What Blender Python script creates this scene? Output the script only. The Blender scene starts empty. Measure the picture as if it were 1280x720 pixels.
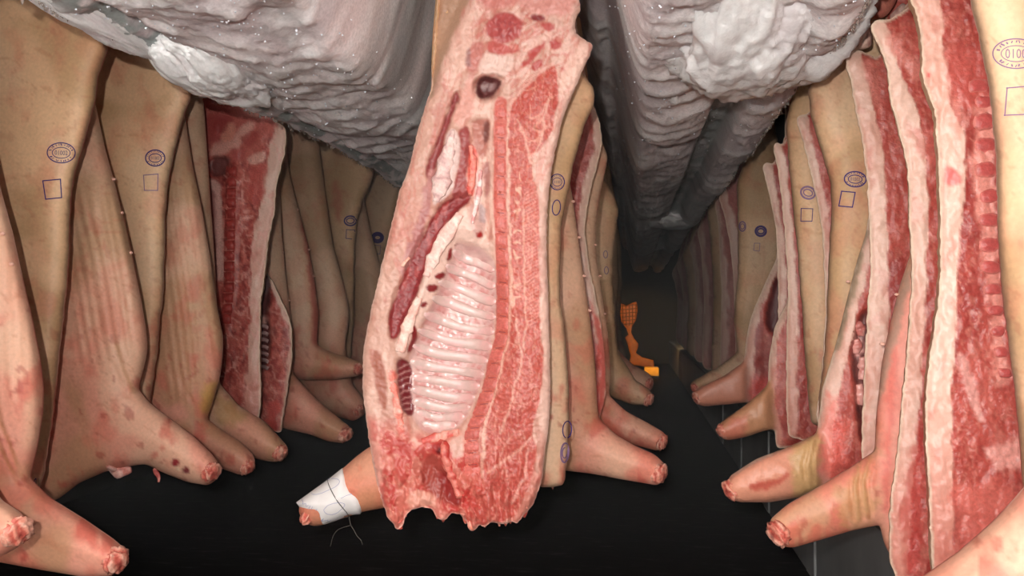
import bpy, bmesh, math, random
import numpy as np
from mathutils import Vector, Matrix

# ------------------------------------------------------------------ camera, world, light, exposure
scene = bpy.context.scene
COL = scene.collection
F = 1244.0                      # focal length in pixels of the 1280 px frame
CAM = np.array([0.0, 0.0, 0.95])
YAW = math.atan(150.0 / F)
PITCH = math.atan(25.0 / F)
cam_d = bpy.data.cameras.new('camera'); cam = bpy.data.objects.new('camera', cam_d); COL.objects.link(cam)
cam_d.sensor_width = 36.0; cam_d.lens = 36.0 * F / 1280.0; cam_d.clip_start = 0.02
cam.location = CAM
cam.rotation_euler = (math.pi / 2 + PITCH, 0, YAW)
scene.camera = cam

world = bpy.data.worlds.new('world'); scene.world = world; world.use_nodes = True
wb = world.node_tree.nodes['Background']
wb.inputs[0].default_value = (1.0, 0.95, 0.9, 1); wb.inputs[1].default_value = 6.0   # dull daylight through the open rear doors

fl = bpy.data.lights.new('camera_flash', 'POINT'); fl.energy = 100; fl.color = (1.0, 0.95, 0.89); fl.shadow_soft_size = 0.012
flo = bpy.data.objects.new('camera_flash', fl); flo.location = (-0.07, -0.12, 1.04); COL.objects.link(flo)

vs = scene.view_settings
scene.display_settings.display_device = 'sRGB'
vs.view_transform = 'Standard'; vs.look = 'None'; vs.exposure = 0.16; vs.gamma = 1.0; vs.use_curve_mapping = False
scene.cycles.max_bounces = 6; scene.cycles.diffuse_bounces = 3; scene.cycles.glossy_bounces = 2
scene.cycles.volume_bounces = 0; scene.cycles.caustics_reflective = False; scene.cycles.caustics_refractive = False

# ------------------------------------------------------------------ maths helpers
_fw = np.array([-math.sin(YAW) * math.cos(PITCH), math.cos(YAW) * math.cos(PITCH), math.sin(PITCH)])
_rt = np.array([math.cos(YAW), math.sin(YAW), 0.0])
_up = np.cross(_rt, _fw)

def P(px, py, Y):
    """points of the vertical plane at distance Y down the hold that stand on the given sight lines"""
    px = np.asarray(px, float); py = np.asarray(py, float)
    a = (px - 640.0) / F; b = (360.0 - py) / F
    d = _fw + a[..., None] * _rt + b[..., None] * _up
    t = np.asarray(Y, float) / d[..., 1]
    return CAM + d * t[..., None]

def lin(c):
    c = np.asarray(c, float) / 255.0
    return np.where(c <= 0.04045, c / 12.92, ((c + 0.055) / 1.055) ** 2.4)

def _h(ix, iy, s):
    n = (ix.astype(np.int64) * 374761393 + iy.astype(np.int64) * 668265263 + s * 974634777) & 0x7fffffff
    n = ((n ^ (n >> 13)) * 1274126177) & 0x7fffffff
    return ((n ^ (n >> 16)) & 0xffff) / 65535.0

def vnoise(x, y, s=0):
    x = np.asarray(x, float); y = np.asarray(y, float)
    ix = np.floor(x); iy = np.floor(y); fx = x - ix; fy = y - iy
    fx = fx * fx * (3 - 2 * fx); fy = fy * fy * (3 - 2 * fy)
    a = _h(ix, iy, s); b = _h(ix + 1, iy, s); c = _h(ix, iy + 1, s); d = _h(ix + 1, iy + 1, s)
    return (a * (1 - fx) + b * fx) * (1 - fy) + (c * (1 - fx) + d * fx) * fy

def fbm(x, y, s=0, o=3):
    v = 0; a = 0.5; t = 0
    x = np.asarray(x, float); y = np.asarray(y, float)
    x, y = x * 0.8 - y * 0.6 + s * 1.37, x * 0.6 + y * 0.8 - s * 0.71
    x, y = x + 0.55 * (vnoise(y * 1.3 + 7, x * 1.3, s + 5) - 0.5), y + 0.55 * (vnoise(x * 1.3 + 3, y * 1.3 + 9, s + 6) - 0.5)
    for i in range(o):
        v = v + a * vnoise(x, y, s + i * 17); t += a; x, y = (x * 0.766 - y * 0.643) * 2.03, (x * 0.643 + y * 0.766) * 2.03; a *= 0.5
    return np.clip(0.5 + (v / t - 0.5) * 1.25, 0, 1)

def ridge(x, y, s=0, o=2):
    return 1 - np.abs(2 * fbm(x, y, s, o) - 1)

def sst(a, b, x):
    t = np.clip((x - a) / (b - a), 0, 1)
    return t * t * (3 - 2 * t)

def resample(poly, step=4.0, closed=True, it=2):
    p = np.asarray(poly, float); q = np.vstack([p, p[:1]]) if closed else p
    out = []
    for a, b in zip(q[:-1], q[1:]):
        n = max(1, int(np.hypot(*(b - a)) / step))
        out += [a + (b - a) * k / n for k in range(n)]
    if not closed: out.append(q[-1])
    o = np.array(out)
    for _ in range(it):
        if closed: o = 0.5 * o + 0.25 * (np.roll(o, 1, 0) + np.roll(o, -1, 0))
        else: o[1:-1] = 0.5 * o[1:-1] + 0.25 * (o[:-2] + o[2:])
    return o

def inside(poly, x, y):
    r = np.zeros(x.shape, bool)
    q = np.roll(poly, -1, 0)
    for (x0, y0), (x1, y1) in zip(poly, q):
        if y0 == y1: continue
        c = (y0 > y) != (y1 > y)
        r ^= c & (x < (x1 - x0) * (y - y0) / (y1 - y0) + x0)
    return r

def near(poly, x, y, closed=True):
    """distance to the outline and nearest point on it"""
    best = np.full(x.shape, 1e18); bx = np.zeros(x.shape); by = np.zeros(x.shape)
    a = poly; b = np.roll(poly, -1, 0)
    if not closed: a = a[:-1]; b = b[:-1]
    for (x0, y0), (x1, y1) in zip(a, b):
        dx = x1 - x0; dy = y1 - y0; L = dx * dx + dy * dy + 1e-12
        t = np.clip(((x - x0) * dx + (y - y0) * dy) / L, 0, 1)
        qx = x0 + t * dx; qy = y0 + t * dy
        d = (x - qx) ** 2 + (y - qy) ** 2
        m = d < best
        best = np.where(m, d, best); bx = np.where(m, qx, bx); by = np.where(m, qy, by)
    return np.sqrt(best), bx, by

def mask(poly, x, y, soft=2.0, warp=0.0, sc=0.08, seed=3):
    if warp:
        wx = (fbm(x * sc, y * sc, seed, 3) - 0.5) * 2 * warp; wy = (fbm(x * sc, y * sc, seed + 50, 3) - 0.5) * 2 * warp
        x = x + wx; y = y + wy
    p = np.asarray(poly, float)
    lo = p.min(0) - soft - 1; hi = p.max(0) + soft + 1
    m = np.zeros(x.shape); s = (x > lo[0]) & (x < hi[0]) & (y > lo[1]) & (y < hi[1])
    if not s.any(): return m
    q = resample(p, 5.0, True, 1)
    xs = x[s]; ys = y[s]
    d = near(q, xs, ys)[0] * np.where(inside(q, xs, ys), 1, -1)
    m[s] = sst(-soft, soft, d)
    return m

def lmask(pts, x, y, w, soft=1.0, warp=0.0, sc=0.1, seed=9):
    if warp:
        x = x + (fbm(x * sc, y * sc, seed, 2) - 0.5) * 2 * warp; y = y + (fbm(x * sc, y * sc, seed + 50, 2) - 0.5) * 2 * warp
    p = np.asarray(pts, float)
    lo = p.min(0) - w - soft - 1; hi = p.max(0) + w + soft + 1
    m = np.zeros(x.shape); s = (x > lo[0]) & (x < hi[0]) & (y > lo[1]) & (y < hi[1])
    if not s.any(): return m
    d = near(p, x[s], y[s], False)[0]
    m[s] = 1 - sst(w - soft, w + soft, d)
    return m

def mix(c, col, m):
    return c + (lin(col) - c) * m[:, None]

# ------------------------------------------------------------------ materials
def nodes_of(name):
    m = bpy.data.materials.new(name); m.use_nodes = True
    nt = m.node_tree; b = nt.nodes['Principled BSDF']
    return m, nt, b

def flesh_material(name, rough=0.5, spec=0.35, bump=0.35, scale=160, var=0.16, coat=0.0, sss=0.0):
    m, nt, b = nodes_of(name); N = nt.nodes; L = nt.links
    at = N.new('ShaderNodeAttribute'); at.attribute_name = 'Col'
    tc = N.new('ShaderNodeTexCoord')
    n1 = N.new('ShaderNodeTexNoise'); n1.inputs['Scale'].default_value = scale; n1.inputs['Detail'].default_value = 5
    L.new(tc.outputs['Object'], n1.inputs['Vector'])
    mr = N.new('ShaderNodeMapRange'); mr.inputs[1].default_value = 0.3; mr.inputs[2].default_value = 0.7
    mr.inputs[3].default_value = 1 - var; mr.inputs[4].default_value = 1 + var
    L.new(n1.outputs[0], mr.inputs[0])
    mx = N.new('ShaderNodeMix'); mx.data_type = 'RGBA'; mx.blend_type = 'MULTIPLY'; mx.inputs[0].default_value = 1
    L.new(at.outputs['Color'], mx.inputs[6]); L.new(mr.outputs[0], mx.inputs[7])
    L.new(mx.outputs[2], b.inputs['Base Color'])
    bp = N.new('ShaderNodeBump'); bp.inputs['Strength'].default_value = bump; bp.inputs['Distance'].default_value = 0.0015
    L.new(n1.outputs[0], bp.inputs['Height']); L.new(bp.outputs[0], b.inputs['Normal'])
    b.inputs['Roughness'].default_value = rough; b.inputs['Specular IOR Level'].default_value = spec
    if sss:
        b.inputs['Subsurface Weight'].default_value = sss; b.inputs['Subsurface Radius'].default_value = (1.0, 0.9, 0.9); b.inputs['Subsurface Scale'].default_value = 0.025
    if coat:
        b.inputs['Coat Weight'].default_value = coat; b.inputs['Coat Roughness'].default_value = 0.18
    return m

def plain_material(name, rgb, rough=0.6, metal=0.0, spec=0.3, nscale=None, var=0.12, bump=0.0):
    m, nt, b = nodes_of(name); N = nt.nodes; L = nt.links
    c = lin(rgb)
    b.inputs['Roughness'].default_value = rough; b.inputs['Metallic'].default_value = metal; b.inputs['Specular IOR Level'].default_value = spec
    if nscale:
        tc = N.new('ShaderNodeTexCoord'); n1 = N.new('ShaderNodeTexNoise'); n1.inputs['Scale'].default_value = nscale; n1.inputs['Detail'].default_value = 6
        L.new(tc.outputs['Object'], n1.inputs['Vector'])
        r = N.new('ShaderNodeValToRGB')
        r.color_ramp.elements[0].position = 0.3; r.color_ramp.elements[1].position = 0.7
        r.color_ramp.elements[0].color = (*(c * (1 - var)), 1); r.color_ramp.elements[1].color = (*np.clip(c * (1 + var), 0, 1), 1)
        L.new(n1.outputs[0], r.inputs[0]); L.new(r.outputs[0], b.inputs['Base Color'])
        if bump:
            bp = N.new('ShaderNodeBump'); bp.inputs['Strength'].default_value = bump; bp.inputs['Distance'].default_value = 0.004
            L.new(n1.outputs[0], bp.inputs['Height']); L.new(bp.outputs[0], b.inputs['Normal'])
    else:
        b.inputs['Base Color'].default_value = (*c, 1)
    return m

M_SKIN = flesh_material('pork_skin', 0.5, 0.3, 0.25, 120, 0.07)
M_CUT = flesh_material('cut_meat', 0.4, 0.4, 0.9, 170, 0.15)
M_FAT = flesh_material('carcass_fat', 0.42, 0.4, 0.5, 140, 0.06)
M_WET = flesh_material('wet_membrane', 0.3, 0.45, 0.12, 90, 0.06, coat=0.2)
M_FROST = flesh_material('frost', 0.85, 0.15, 0.8, 130, 0.12, sss=0.5)
M_SNOW = flesh_material('snow', 0.9, 0.1, 1.0, 110, 0.05, sss=0.35)
M_INK = plain_material('violet_ink', (62, 42, 110), 0.6)
M_INKF = plain_material('faded_violet_ink', (135, 105, 140), 0.6)
M_STEEL = plain_material('galvanised_steel', (120, 122, 124), 0.4, 0.9, 0.5, 30, 0.2)
M_PAPER = plain_material('white_paper', (232, 226, 224), 0.7, 0, 0.2, 40, 0.03)
M_WIRE = plain_material('thin_wire', (90, 84, 78), 0.45, 0.6, 0.5)
M_PEN = plain_material('blue_pen_ink', (160, 160, 192), 0.6)
M_ICE = plain_material('ice_crystal', (240, 246, 255), 0.12, 0.0, 0.9)
M_ORANGE = plain_material('orange_plastic', (235, 130, 25), 0.45, 0, 0.4, 20, 0.15)
M_YELLOW = plain_material('yellow_plastic', (235, 170, 40), 0.4, 0, 0.4, 20, 0.1)

# ------------------------------------------------------------------ object helpers
def thing(name, loc, label, cat, group=None):
    o = bpy.data.objects.new(name, None); o.empty_display_size = 0.05; COL.objects.link(o)
    o.location = loc; o['label'] = label; o['category'] = cat
    if group: o['group'] = group
    return o

def link_mesh(name, V, faces, mat, parent=None, col=None, smooth=None, origin=None):
    V = np.asarray(V, float)
    if parent is not None: origin = np.array(parent['_o']) if '_o' in parent else np.array(parent.location)
    if origin is None: origin = np.zeros(3)
    me = bpy.data.meshes.new(name)
    me.from_pydata((V - origin).tolist(), [], faces if isinstance(faces, list) else faces.tolist())
    if smooth is None: me.polygons.foreach_set('use_smooth', np.ones(len(me.polygons), bool))
    else: me.polygons.foreach_set('use_smooth', smooth)
    if col is not None:
        at = me.color_attributes.new('Col', 'FLOAT_COLOR', 'POINT')
        c = np.ones((len(V), 4)); c[:, :3] = np.clip(col, 0.002, 0.95)
        at.data.foreach_set('color', c.ravel())
    me.materials.append(mat); me.update()
    o = bpy.data.objects.new(name, me); COL.objects.link(o)
    if parent is not None: o.parent = parent
    else: o.location = origin
    return o

def blur(a, m, it):
    for _ in range(it):
        p = np.pad(a, 1); w = np.pad(m.astype(float), 1)
        s = p[:-2, 1:-1] + p[2:, 1:-1] + p[1:-1, :-2] + p[1:-1, 2:] + 4 * a
        a = np.where(m, s / 8.0, 0)
    return a

class Slab:
    """a body of flesh grown from its outline: rounded front and back with real thickness"""
    def __init__(s, poly, Z, step=4.0, R=0.1, Tf=0.06, Tb=0.06, Ef=0.006, Eb=0.006, relief=None, it=2, rag=0.0, ragsc=0.12, seed=0, nblur=4, tilt=0.0):
        s.Z = Z; s.step = step; mpp = Z / F; s.mpp = mpp
        q = resample(poly, 3.0, True, it)
        if rag:
            t = np.roll(q, -1, 0) - np.roll(q, 1, 0); t /= np.hypot(t[:, 0], t[:, 1])[:, None] + 1e-9
            k = (fbm(q[:, 0] * ragsc, q[:, 1] * ragsc, seed + 5, 3) - 0.5) * 2 * rag + (vnoise(q[:, 0] * 0.7, q[:, 1] * 0.7, seed) - 0.5) * rag * 0.8
            q = q + np.stack([t[:, 1], -t[:, 0]], 1) * k[:, None]
        s.poly = q
        lo = q.min(0) - step; hi = q.max(0) + 2 * step
        s.x0, s.y0 = lo
        gx = np.arange(lo[0], hi[0] + step, step); gy = np.arange(lo[1], hi[1] + step, step)
        X, Yp = np.meshgrid(gx, gy); H, W = X.shape
        cin = inside(q, X[:-1, :-1] + step / 2, Yp[:-1, :-1] + step / 2)
        used = np.zeros((H, W), bool); full = np.ones((H, W), bool)
        used[:-1, :-1] |= cin; used[1:, :-1] |= cin; used[:-1, 1:] |= cin; used[1:, 1:] |= cin
        pc = np.pad(cin, 1)
        full = pc[:-1, :-1] & pc[1:, :-1] & pc[:-1, 1:] & pc[1:, 1:]
        bnd = used & ~full
        d, nx, ny = near(q, X[used], Yp[used])
        D = np.zeros((H, W)); D[used] = d
        NX = X.copy(); NY = Yp.copy(); tx = X.copy(); ty = Yp.copy(); tx[used] = nx; ty[used] = ny
        NX[bnd] = tx[bnd]; NY[bnd] = ty[bnd]; D[bnd] = 0
        dm = D * mpp
        pr = np.sqrt(np.clip(1 - (1 - np.clip(dm / R, 0, 1)) ** 2, 0, 1))
        prb = blur(pr, used, nblur); pr = np.where(bnd, pr, prb)
        s.px = NX[used]; s.py = NY[used]; s.d = dm[used]; s.bnd = bnd[used]
        f = Ef + Tf * pr[used]
        if relief is not None: f = f + relief(s.px, s.py, s.d) * np.where(s.bnd, 0.3, 1)
        b = Eb + Tb * pr[used]
        n = len(s.px); s.n = n
        idx = -np.ones((H, W), int); idx[used] = np.arange(n)
        O = np.zeros((H, W)); O[used] = f; s.O = O; s.used = used
        cy, cx = np.nonzero(cin)
        fr = np.stack([idx[cy, cx], idx[cy + 1, cx], idx[cy + 1, cx + 1], idx[cy, cx + 1]], 1)
        bk = fr[:, ::-1] + n
        # side walls
        e = []
        pc2 = np.pad(cin, 1)
        up = cin & ~pc2[:-2, 1:-1]; dn = cin & ~pc2[2:, 1:-1]; lf = cin & ~pc2[1:-1, :-2]; rg = cin & ~pc2[1:-1, 2:]
        for m, (a, b2) in ((up, ((0, 1), (0, 0))), (dn, ((1, 0), (1, 1))), (lf, ((0, 0), (1, 0))), (rg, ((1, 1), (0, 1)))):
            yy, xx = np.nonzero(m)
            e.append(np.stack([idx[yy + a[0], xx + a[1]], idx[yy + b2[0], xx + b2[1]]], 1))
        e = np.concatenate(e)
        sd = np.stack([e[:, 1], e[:, 0], e[:, 0] + n, e[:, 1] + n], 1)
        s.tilt = tilt; xm = s.px.mean(); s.xm = xm
        Zt = Z + tilt * (s.px - xm) * mpp
        Vf = P(s.px, s.py, Zt - f); Vb = P(s.px, s.py, Zt); Vb[:, 1] += b
        s.V = np.vstack([Vf, Vb])
        s.faces = np.vstack([fr, bk, sd]); s.smooth = np.concatenate([np.ones(len(fr) + len(bk), bool), np.zeros(len(sd), bool)])
    def off(s, px, py):
        i = np.clip((np.asarray(py) - s.y0) / s.step, 0, s.O.shape[0] - 1.01); j = np.clip((np.asarray(px) - s.x0) / s.step, 0, s.O.shape[1] - 1.01)
        a = i.astype(int); b = j.astype(int); u = i - a; v = j - b
        O = s.O
        return (O[a, b] * (1 - v) + O[a, b + 1] * v) * (1 - u) + (O[a + 1, b] * (1 - v) + O[a + 1, b + 1] * v) * u
    def S(s, px, py, lift=0.0):
        px = np.asarray(px, float); py = np.asarray(py, float)
        return P(px, py, s.Z + s.tilt * (px - s.xm) * s.mpp - s.off(px, py) - lift)
    def build_parts(s, parent, front, back, groups, hide=('hide', None)):
        """front faces shared out among named parts (mask per vertex, first match wins); back and rim become the hide"""
        col = np.vstack([front, back]); n = s.n
        isf = (s.faces < n).all(1)
        own = np.full(len(s.faces), -1); own[~isf] = len(groups)
        for k, (nm, m, mat) in enumerate(groups):
            if m is None: own[isf & (own < 0)] = k; continue
            fm = m[np.minimum(s.faces, n - 1)].mean(1)
            own[isf & (own < 0) & (fm > 0.5)] = k
        out = []
        for k, (nm, mat) in enumerate([(g[0], g[2]) for g in groups] + [(hide[0], hide[1] or M_SKIN)]):
            f = s.faces[own == k]
            if not len(f): continue
            u, inv = np.unique(f, return_inverse=True)
            out.append(link_mesh(nm, s.V[u], inv.reshape(f.shape), mat, parent, col[u], s.smooth[own == k]))
        return out
    def build(s, name, mat, parent, front, back):
        col = np.vstack([front, back])
        return link_mesh(name, s.V, s.faces, mat, parent, col, s.smooth)

def ribbon(pts, w):
    p = np.asarray(pts, float); t = np.gradient(p, axis=0); t /= np.hypot(t[:, 0], t[:, 1])[:, None] + 1e-9
    nrm = np.stack([-t[:, 1], t[:, 0]], 1) * w / 2
    v = np.vstack([p + nrm, p - nrm]); n = len(p)
    return v, [(i, i + 1, n + i + 1, n + i) for i in range(n - 1)]

def tube(C, r, ns=8, flat=1.0, fdir=(0, 1, 0)):
    C = np.asarray(C, float); n = len(C); r = np.broadcast_to(np.asarray(r, float), (n,))
    T = np.gradient(C, axis=0); T /= np.linalg.norm(T, axis=1)[:, None] + 1e-12
    ref = np.asarray(fdir, float); B = np.cross(T, ref); B /= np.linalg.norm(B, axis=1)[:, None] + 1e-9; A = np.cross(B, T)
    an = np.linspace(0, 2 * np.pi, ns, endpoint=False)
    V = (C[:, None, :] + (np.cos(an)[None, :, None] * B[:, None, :] + flat * np.sin(an)[None, :, None] * A[:, None, :]) * r[:, None, None]).reshape(-1, 3)
    faces = [(i * ns + k, i * ns + (k + 1) % ns, (i + 1) * ns + (k + 1) % ns, (i + 1) * ns + k) for i in range(n - 1) for k in range(ns)]
    faces += [tuple(range(ns))[::-1], tuple((n - 1) * ns + k for k in range(ns))]
    return V, faces

_ico = {}
def ico(sub):
    if sub not in _ico:
        bm = bmesh.new(); bmesh.ops.create_icosphere(bm, subdivisions=sub, radius=1)
        _ico[sub] = (np.array([v.co[:] for v in bm.verts]), [tuple(v.index for v in f.verts) for f in bm.faces]); bm.free()
    return _ico[sub]

def add_box(name, lo, hi, mat, kind=None, parent=None, bevel=0.0):
    lo = np.array(lo, float); hi = np.array(hi, float)
    bm = bmesh.new(); bmesh.ops.create_cube(bm, size=1)
    c = (lo + hi) / 2
    for v in bm.verts: v.co = Vector((np.array(v.co) * (hi - lo)).tolist())
    if bevel: bmesh.ops.bevel(bm, geom=bm.edges[:], offset=bevel, segments=2, affect='EDGES')
    me = bpy.data.meshes.new(name); bm.to_mesh(me); bm.free(); me.materials.append(mat)
    o = bpy.data.objects.new(name, me); COL.objects.link(o)
    if parent is not None: o.parent = parent; o.location = c - np.array(parent.location)
    else: o.location = c
    if kind: o['kind'] = kind
    return o

# ------------------------------------------------------------------ the hold: floor, walls, ceiling, rails
XL, XR, YB, YF, ZC = -2.75, 1.0, -2.4, 17.2, 2.55
mf, nt, b = nodes_of('dark_wet_floor'); N = nt.nodes; L = nt.links
tc = N.new('ShaderNodeTexCoord'); mp = N.new('ShaderNodeMapping'); mp.inputs['Scale'].default_value = (3.0, 9.0, 1)
L.new(tc.outputs['Object'], mp.inputs[0])
n1 = N.new('ShaderNodeTexNoise'); n1.inputs['Scale'].default_value = 2.5; n1.inputs['Detail'].default_value = 8; n1.inputs['Roughness'].default_value = 0.7
L.new(mp.outputs[0], n1.inputs['Vector'])
rp = N.new('ShaderNodeValToRGB'); e = rp.color_ramp.elements
e[0].position = 0.35; e[0].color = (*lin((17, 16, 17)), 1); e[1].position = 0.72; e[1].color = (*lin((70, 67, 65)), 1)
x = rp.color_ramp.elements.new(0.56); x.color = (*lin((27, 26, 26)), 1)
L.new(n1.outputs[0], rp.inputs[0]); L.new(rp.outputs[0], b.inputs['Base Color'])
b.inputs['Roughness'].default_value = 0.65; b.inputs['Specular IOR Level'].default_value = 0.15
M_WALL = plain_material('dull_alloy_wall', (128, 128, 128), 0.55, 0.2, 0.3, 3, 0.2)
M_CEIL = plain_material('frosted_ceiling', (150, 150, 156), 0.8, 0, 0.2, 20, 0.2, 0.5)
add_box('floor', (XL, YB, -0.05), (XR, YF, 0), mf, 'structure')
add_box('ceiling', (XL, YB, ZC), (XR, YF, ZC + 0.05), M_CEIL, 'structure')
add_box('wall_left', (XL - 0.05, YB, 0), (XL, YF, ZC), plain_material('dark_wall', (60, 58, 58), 0.7), 'structure')
add_box('wall_right', (XR, YB, 0), (XR + 0.05, YF, ZC), M_WALL, 'structure')
add_box('wall_far', (XL, YF, 0), (XR, YF + 0.05, ZC), plain_material('dark_bulkhead', (60, 58, 56), 0.7), 'structure')
led = add_box('trim_1', (0.62, 1.6, 0.0), (XR, YF, 0.40), M_WALL, 'structure', bevel=0.012)
for k in range(5):
    r = add_box('panel_seam', (0.612, 2.35 + k * 1.15, 0.02), (0.62, 2.5 + k * 1.15, 0.385), M_WALL); r.parent = led; r.location = Vector(r.location) - Vector(led.location)
RAILS = (-1.55, -0.33, 0.72)
for k, xr in enumerate(RAILS):
    add_box('trim_%d' % (k + 2), (xr - 0.02, 0.9, 2.36), (xr + 0.02, YF - 0.01, 2.42), M_STEEL, 'structure')
# ------------------------------------------------------------------ frost covered air ducts under the ceiling
HD = 0.95 + 0.575           # height of the ducts' underside

def frost_duct(name, label, x0, x1, prof, paint, seed, nx, ny, lip=None):
    t = thing(name, ((x0 + x1) / 2, 6.0, 2.3), label, 'air duct')
    xs = np.linspace(x0, x1, nx); ys = np.geomspace(1.0, 15.0, ny)
    X, Y = np.meshgrid(xs, ys)
    Zs = HD + prof(X, Y)
    amp = np.clip(Y / 2.0, 0.8, 1.6)
    lump = (fbm(X * 4.5, Y * 2.2, seed, 2) - 0.5) * 0.055
    wv = Y * 15 + X * 10 + 4.5 * fbm(X * 3, Y * 2, seed + 3, 2)
    rip = (0.5 + 0.5 * np.sin(wv * 2.6)) ** 1.5 * sst(0.35, 0.65, fbm(X * 5, Y * 4, seed + 4, 2)) * 0.008 + (fbm(X * 14, Y * 18, seed + 7, 3) - 0.5) * 0.018
    fine = (fbm(X * 75, Y * 60, seed + 11, 2) - 0.5) * 0.0065
    Zs = Zs - lump - rip - fine
    # top closed by a flat lid so that the duct is a solid body
    V = np.stack([X, Y, Zs], -1).reshape(-1, 3)
    fc = []
    for j in range(ny - 1):
        a = j * nx
        fc += [(a + i, a + i + 1, a + nx + i + 1, a + nx + i) for i in range(nx - 1)]
    n = len(V)
    T = np.array([[x0, 1.0, 2.34], [x1, 1.0, 2.34], [x1, 15.0, 2.34], [x0, 15.0, 2.34]])
    V = np.vstack([V, T])
    fc = [f[::-1] for f in fc]
    fc += [tuple([n, n + 1] + list(range(nx - 1, -1, -1))),
           tuple([n + 1, n + 2] + [j * nx + nx - 1 for j in range(ny - 1, -1, -1)]),
           tuple([n + 2, n + 3] + [(ny - 1) * nx + i for i in range(nx)]),
           tuple([n + 3, n] + [j * nx for j in range(ny)]), (n, n + 3, n + 2, n + 1)]
    c = paint(X.ravel(), Y.ravel(), (lump * 0.4 + rip * 1.3 + fine).ravel())
    c = np.vstack([c, np.tile(lin((150, 150, 155)), (4, 1))])
    link_mesh('frost_crust', V, fc, M_FROST, t, c)
    return t, (xs, ys, Zs)

def frost_col(X, Y, hgt, seed, white, teal):
    c = np.tile(lin((240, 229, 229)), (len(X), 1))
    c = mix(c, (208, 198, 201), sst(0.45, 0.66, fbm(X * 6, Y * 4, seed + 21, 3)) * 0.7)
    c = mix(c, (244, 240, 240), sst(0.0, 0.016, hgt) * 0.8)
    c = mix(c, (250, 249, 250), white)
    c = mix(c, (150, 164, 162), teal)
    return c

def profL(X, Y):
    u = (X + 1.12) / 0.62
    z = 0.02 * np.sin(u * 3.1) * -1
    z = z + 0.34 * sst(0.72, 1.0, u) ** 1.6                          # right flank rises to the centre rail
    z = z + 0.028 * np.exp(-((X + 1.0) / 0.024) ** 2)              # groove behind the rim
    z = z + 0.20 * sst(0.045, 0.0, X + 1.12) ** 2
    return z
def paintL(X, Y, h):
    band = np.exp(-((X + 1.03) / 0.045) ** 2)
    teal = band * sst(0.38, 0.6, fbm(X * 26, Y * 16, 77, 3)) * 0.85
    teal = np.maximum(teal, sst(0.56, 0.7, fbm(X * 7, Y * 5, 78, 3)) * 0.35 * sst(-0.9, -0.6, X))
    wh = sst(0.55, 0.72, fbm(X * 9, Y * 7, 79, 3)) * 0.5 + sst(-1.06, -1.10, X) * 0.5
    return frost_col(X, Y, h, 31, np.clip(wh, 0, 1), teal)
ductL, gL = frost_duct('air_duct', 'broad air duct crusted with grey frost, between left row and middle carcass', -1.12, -0.50, profL, paintL, 5, 170, 420)

def profR(X, Y):
    z = 0.30 * sst(0.05, -0.08, X) ** 1.5 + 0.22 * sst(-0.10, -0.22, X)
    z = z - 0.035 * np.sin(np.clip((X + 0.04) / 0.27, 0, 1) * np.pi)   # left lobe
    z = z - 0.03 * np.sin(np.clip((X - 0.31) / 0.14, 0, 1) * np.pi)    # right lobe
    br = np.exp(-((Y - 6.55) / 0.22) ** 2) + np.exp(-((Y - 9.8) / 0.3) ** 2) + sst(2.52, 2.40, Y)
    z = z + 0.055 * sst(0.03, 0.0, np.abs(X - 0.27) - 0.025) * (1 - np.clip(br, 0, 1))
    z = z + 0.16 * sst(0.42, 0.455, X) ** 2
    return z
def paintR(X, Y, h):
    g = sst(0.03, 0.0, np.abs(X - 0.27) - 0.025) * sst(2.40, 2.5, Y)
    br = np.exp(-((Y - 6.55) / 0.2) ** 2) + np.exp(-((Y - 9.8) / 0.3) ** 2)
    teal = g * 0.75 * (1 - np.clip(br, 0, 1)) * (0.6 + 0.4 * sst(0.4, 0.6, fbm(X * 20, Y * 6, 80, 2)))
    wh = sst(0.6, 0.75, fbm(X * 6, Y * 2.0, 81, 3)) * 0.6
    wh = np.maximum(wh, np.clip(br, 0, 1) * sst(0.02, 0.12, X) * 0.8)
    return frost_col(X, Y, h, 41, wh, teal)
ductR, gR = frost_duct('air_duct', 'double-lobed frosty air duct with a groove, between middle carcass and right row', -0.22, 0.455, profR, paintR, 9, 170, 420)

def duct_h(g, x, y):
    xs, ys, Zs = g
    j = np.clip(np.searchsorted(ys, y), 0, len(ys) - 1); i = np.clip(np.searchsorted(xs, x), 0, len(xs) - 1)
    return Zs[j, i]

def snow_clump(parent, cx, cy, cz, sx, sy, sz, seed, label=None, sub=6):
    v, f = ico(sub)
    n = fbm(v[:, 0] * 2.2 + seed, v[:, 1] * 2.2 + v[:, 2] * 1.7, seed, 3) - 0.5
    n2 = fbm(v[:, 0] * 9 + seed, v[:, 1] * 9 + v[:, 2] * 7, seed + 4, 2) - 0.5
    n3 = fbm(v[:, 0] * 34 + seed, v[:, 1] * 34 + v[:, 2] * 29, seed + 8, 2) - 0.5
    r = 1 + n * 0.6 + n2 * 0.09 + n3 * 0.08
    V = np.stack([cx + v[:, 0] * sx * r, cy + v[:, 1] * sy * r, cz + v[:, 2] * sz * r], 1)
    c = np.tile(lin((252, 251, 252)), (len(V), 1)); c = mix(c, (235, 228, 230), sst(0.05, -0.2, n) * 0.8)
    o = link_mesh('snow_clump', V, f, M_SNOW, parent, c)
    if label: o['label'] = label
snow_clump(ductL, -0.985, 2.30, HD + 0.012, 0.125, 0.26, 0.075, 3, 'large white fluffy snow clump')
snow_clump(ductL, -1.09, 1.95, HD + 0.02, 0.045, 0.30, 0.035, 13)
snow_clump(ductR, 0.265, 2.16, HD + 0.04, 0.19, 0.37, 0.12, 5, 'large white fluffy snow clump')
snow_clump(ductR, 0.11, 2.62, HD - 0.01, 0.034, 0.06, 0.03, 8, None, 4)
snow_clump(ductR, 0.25, 6.55, HD + 0.0, 0.16, 0.22, 0.06, 9, None, 4)

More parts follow.
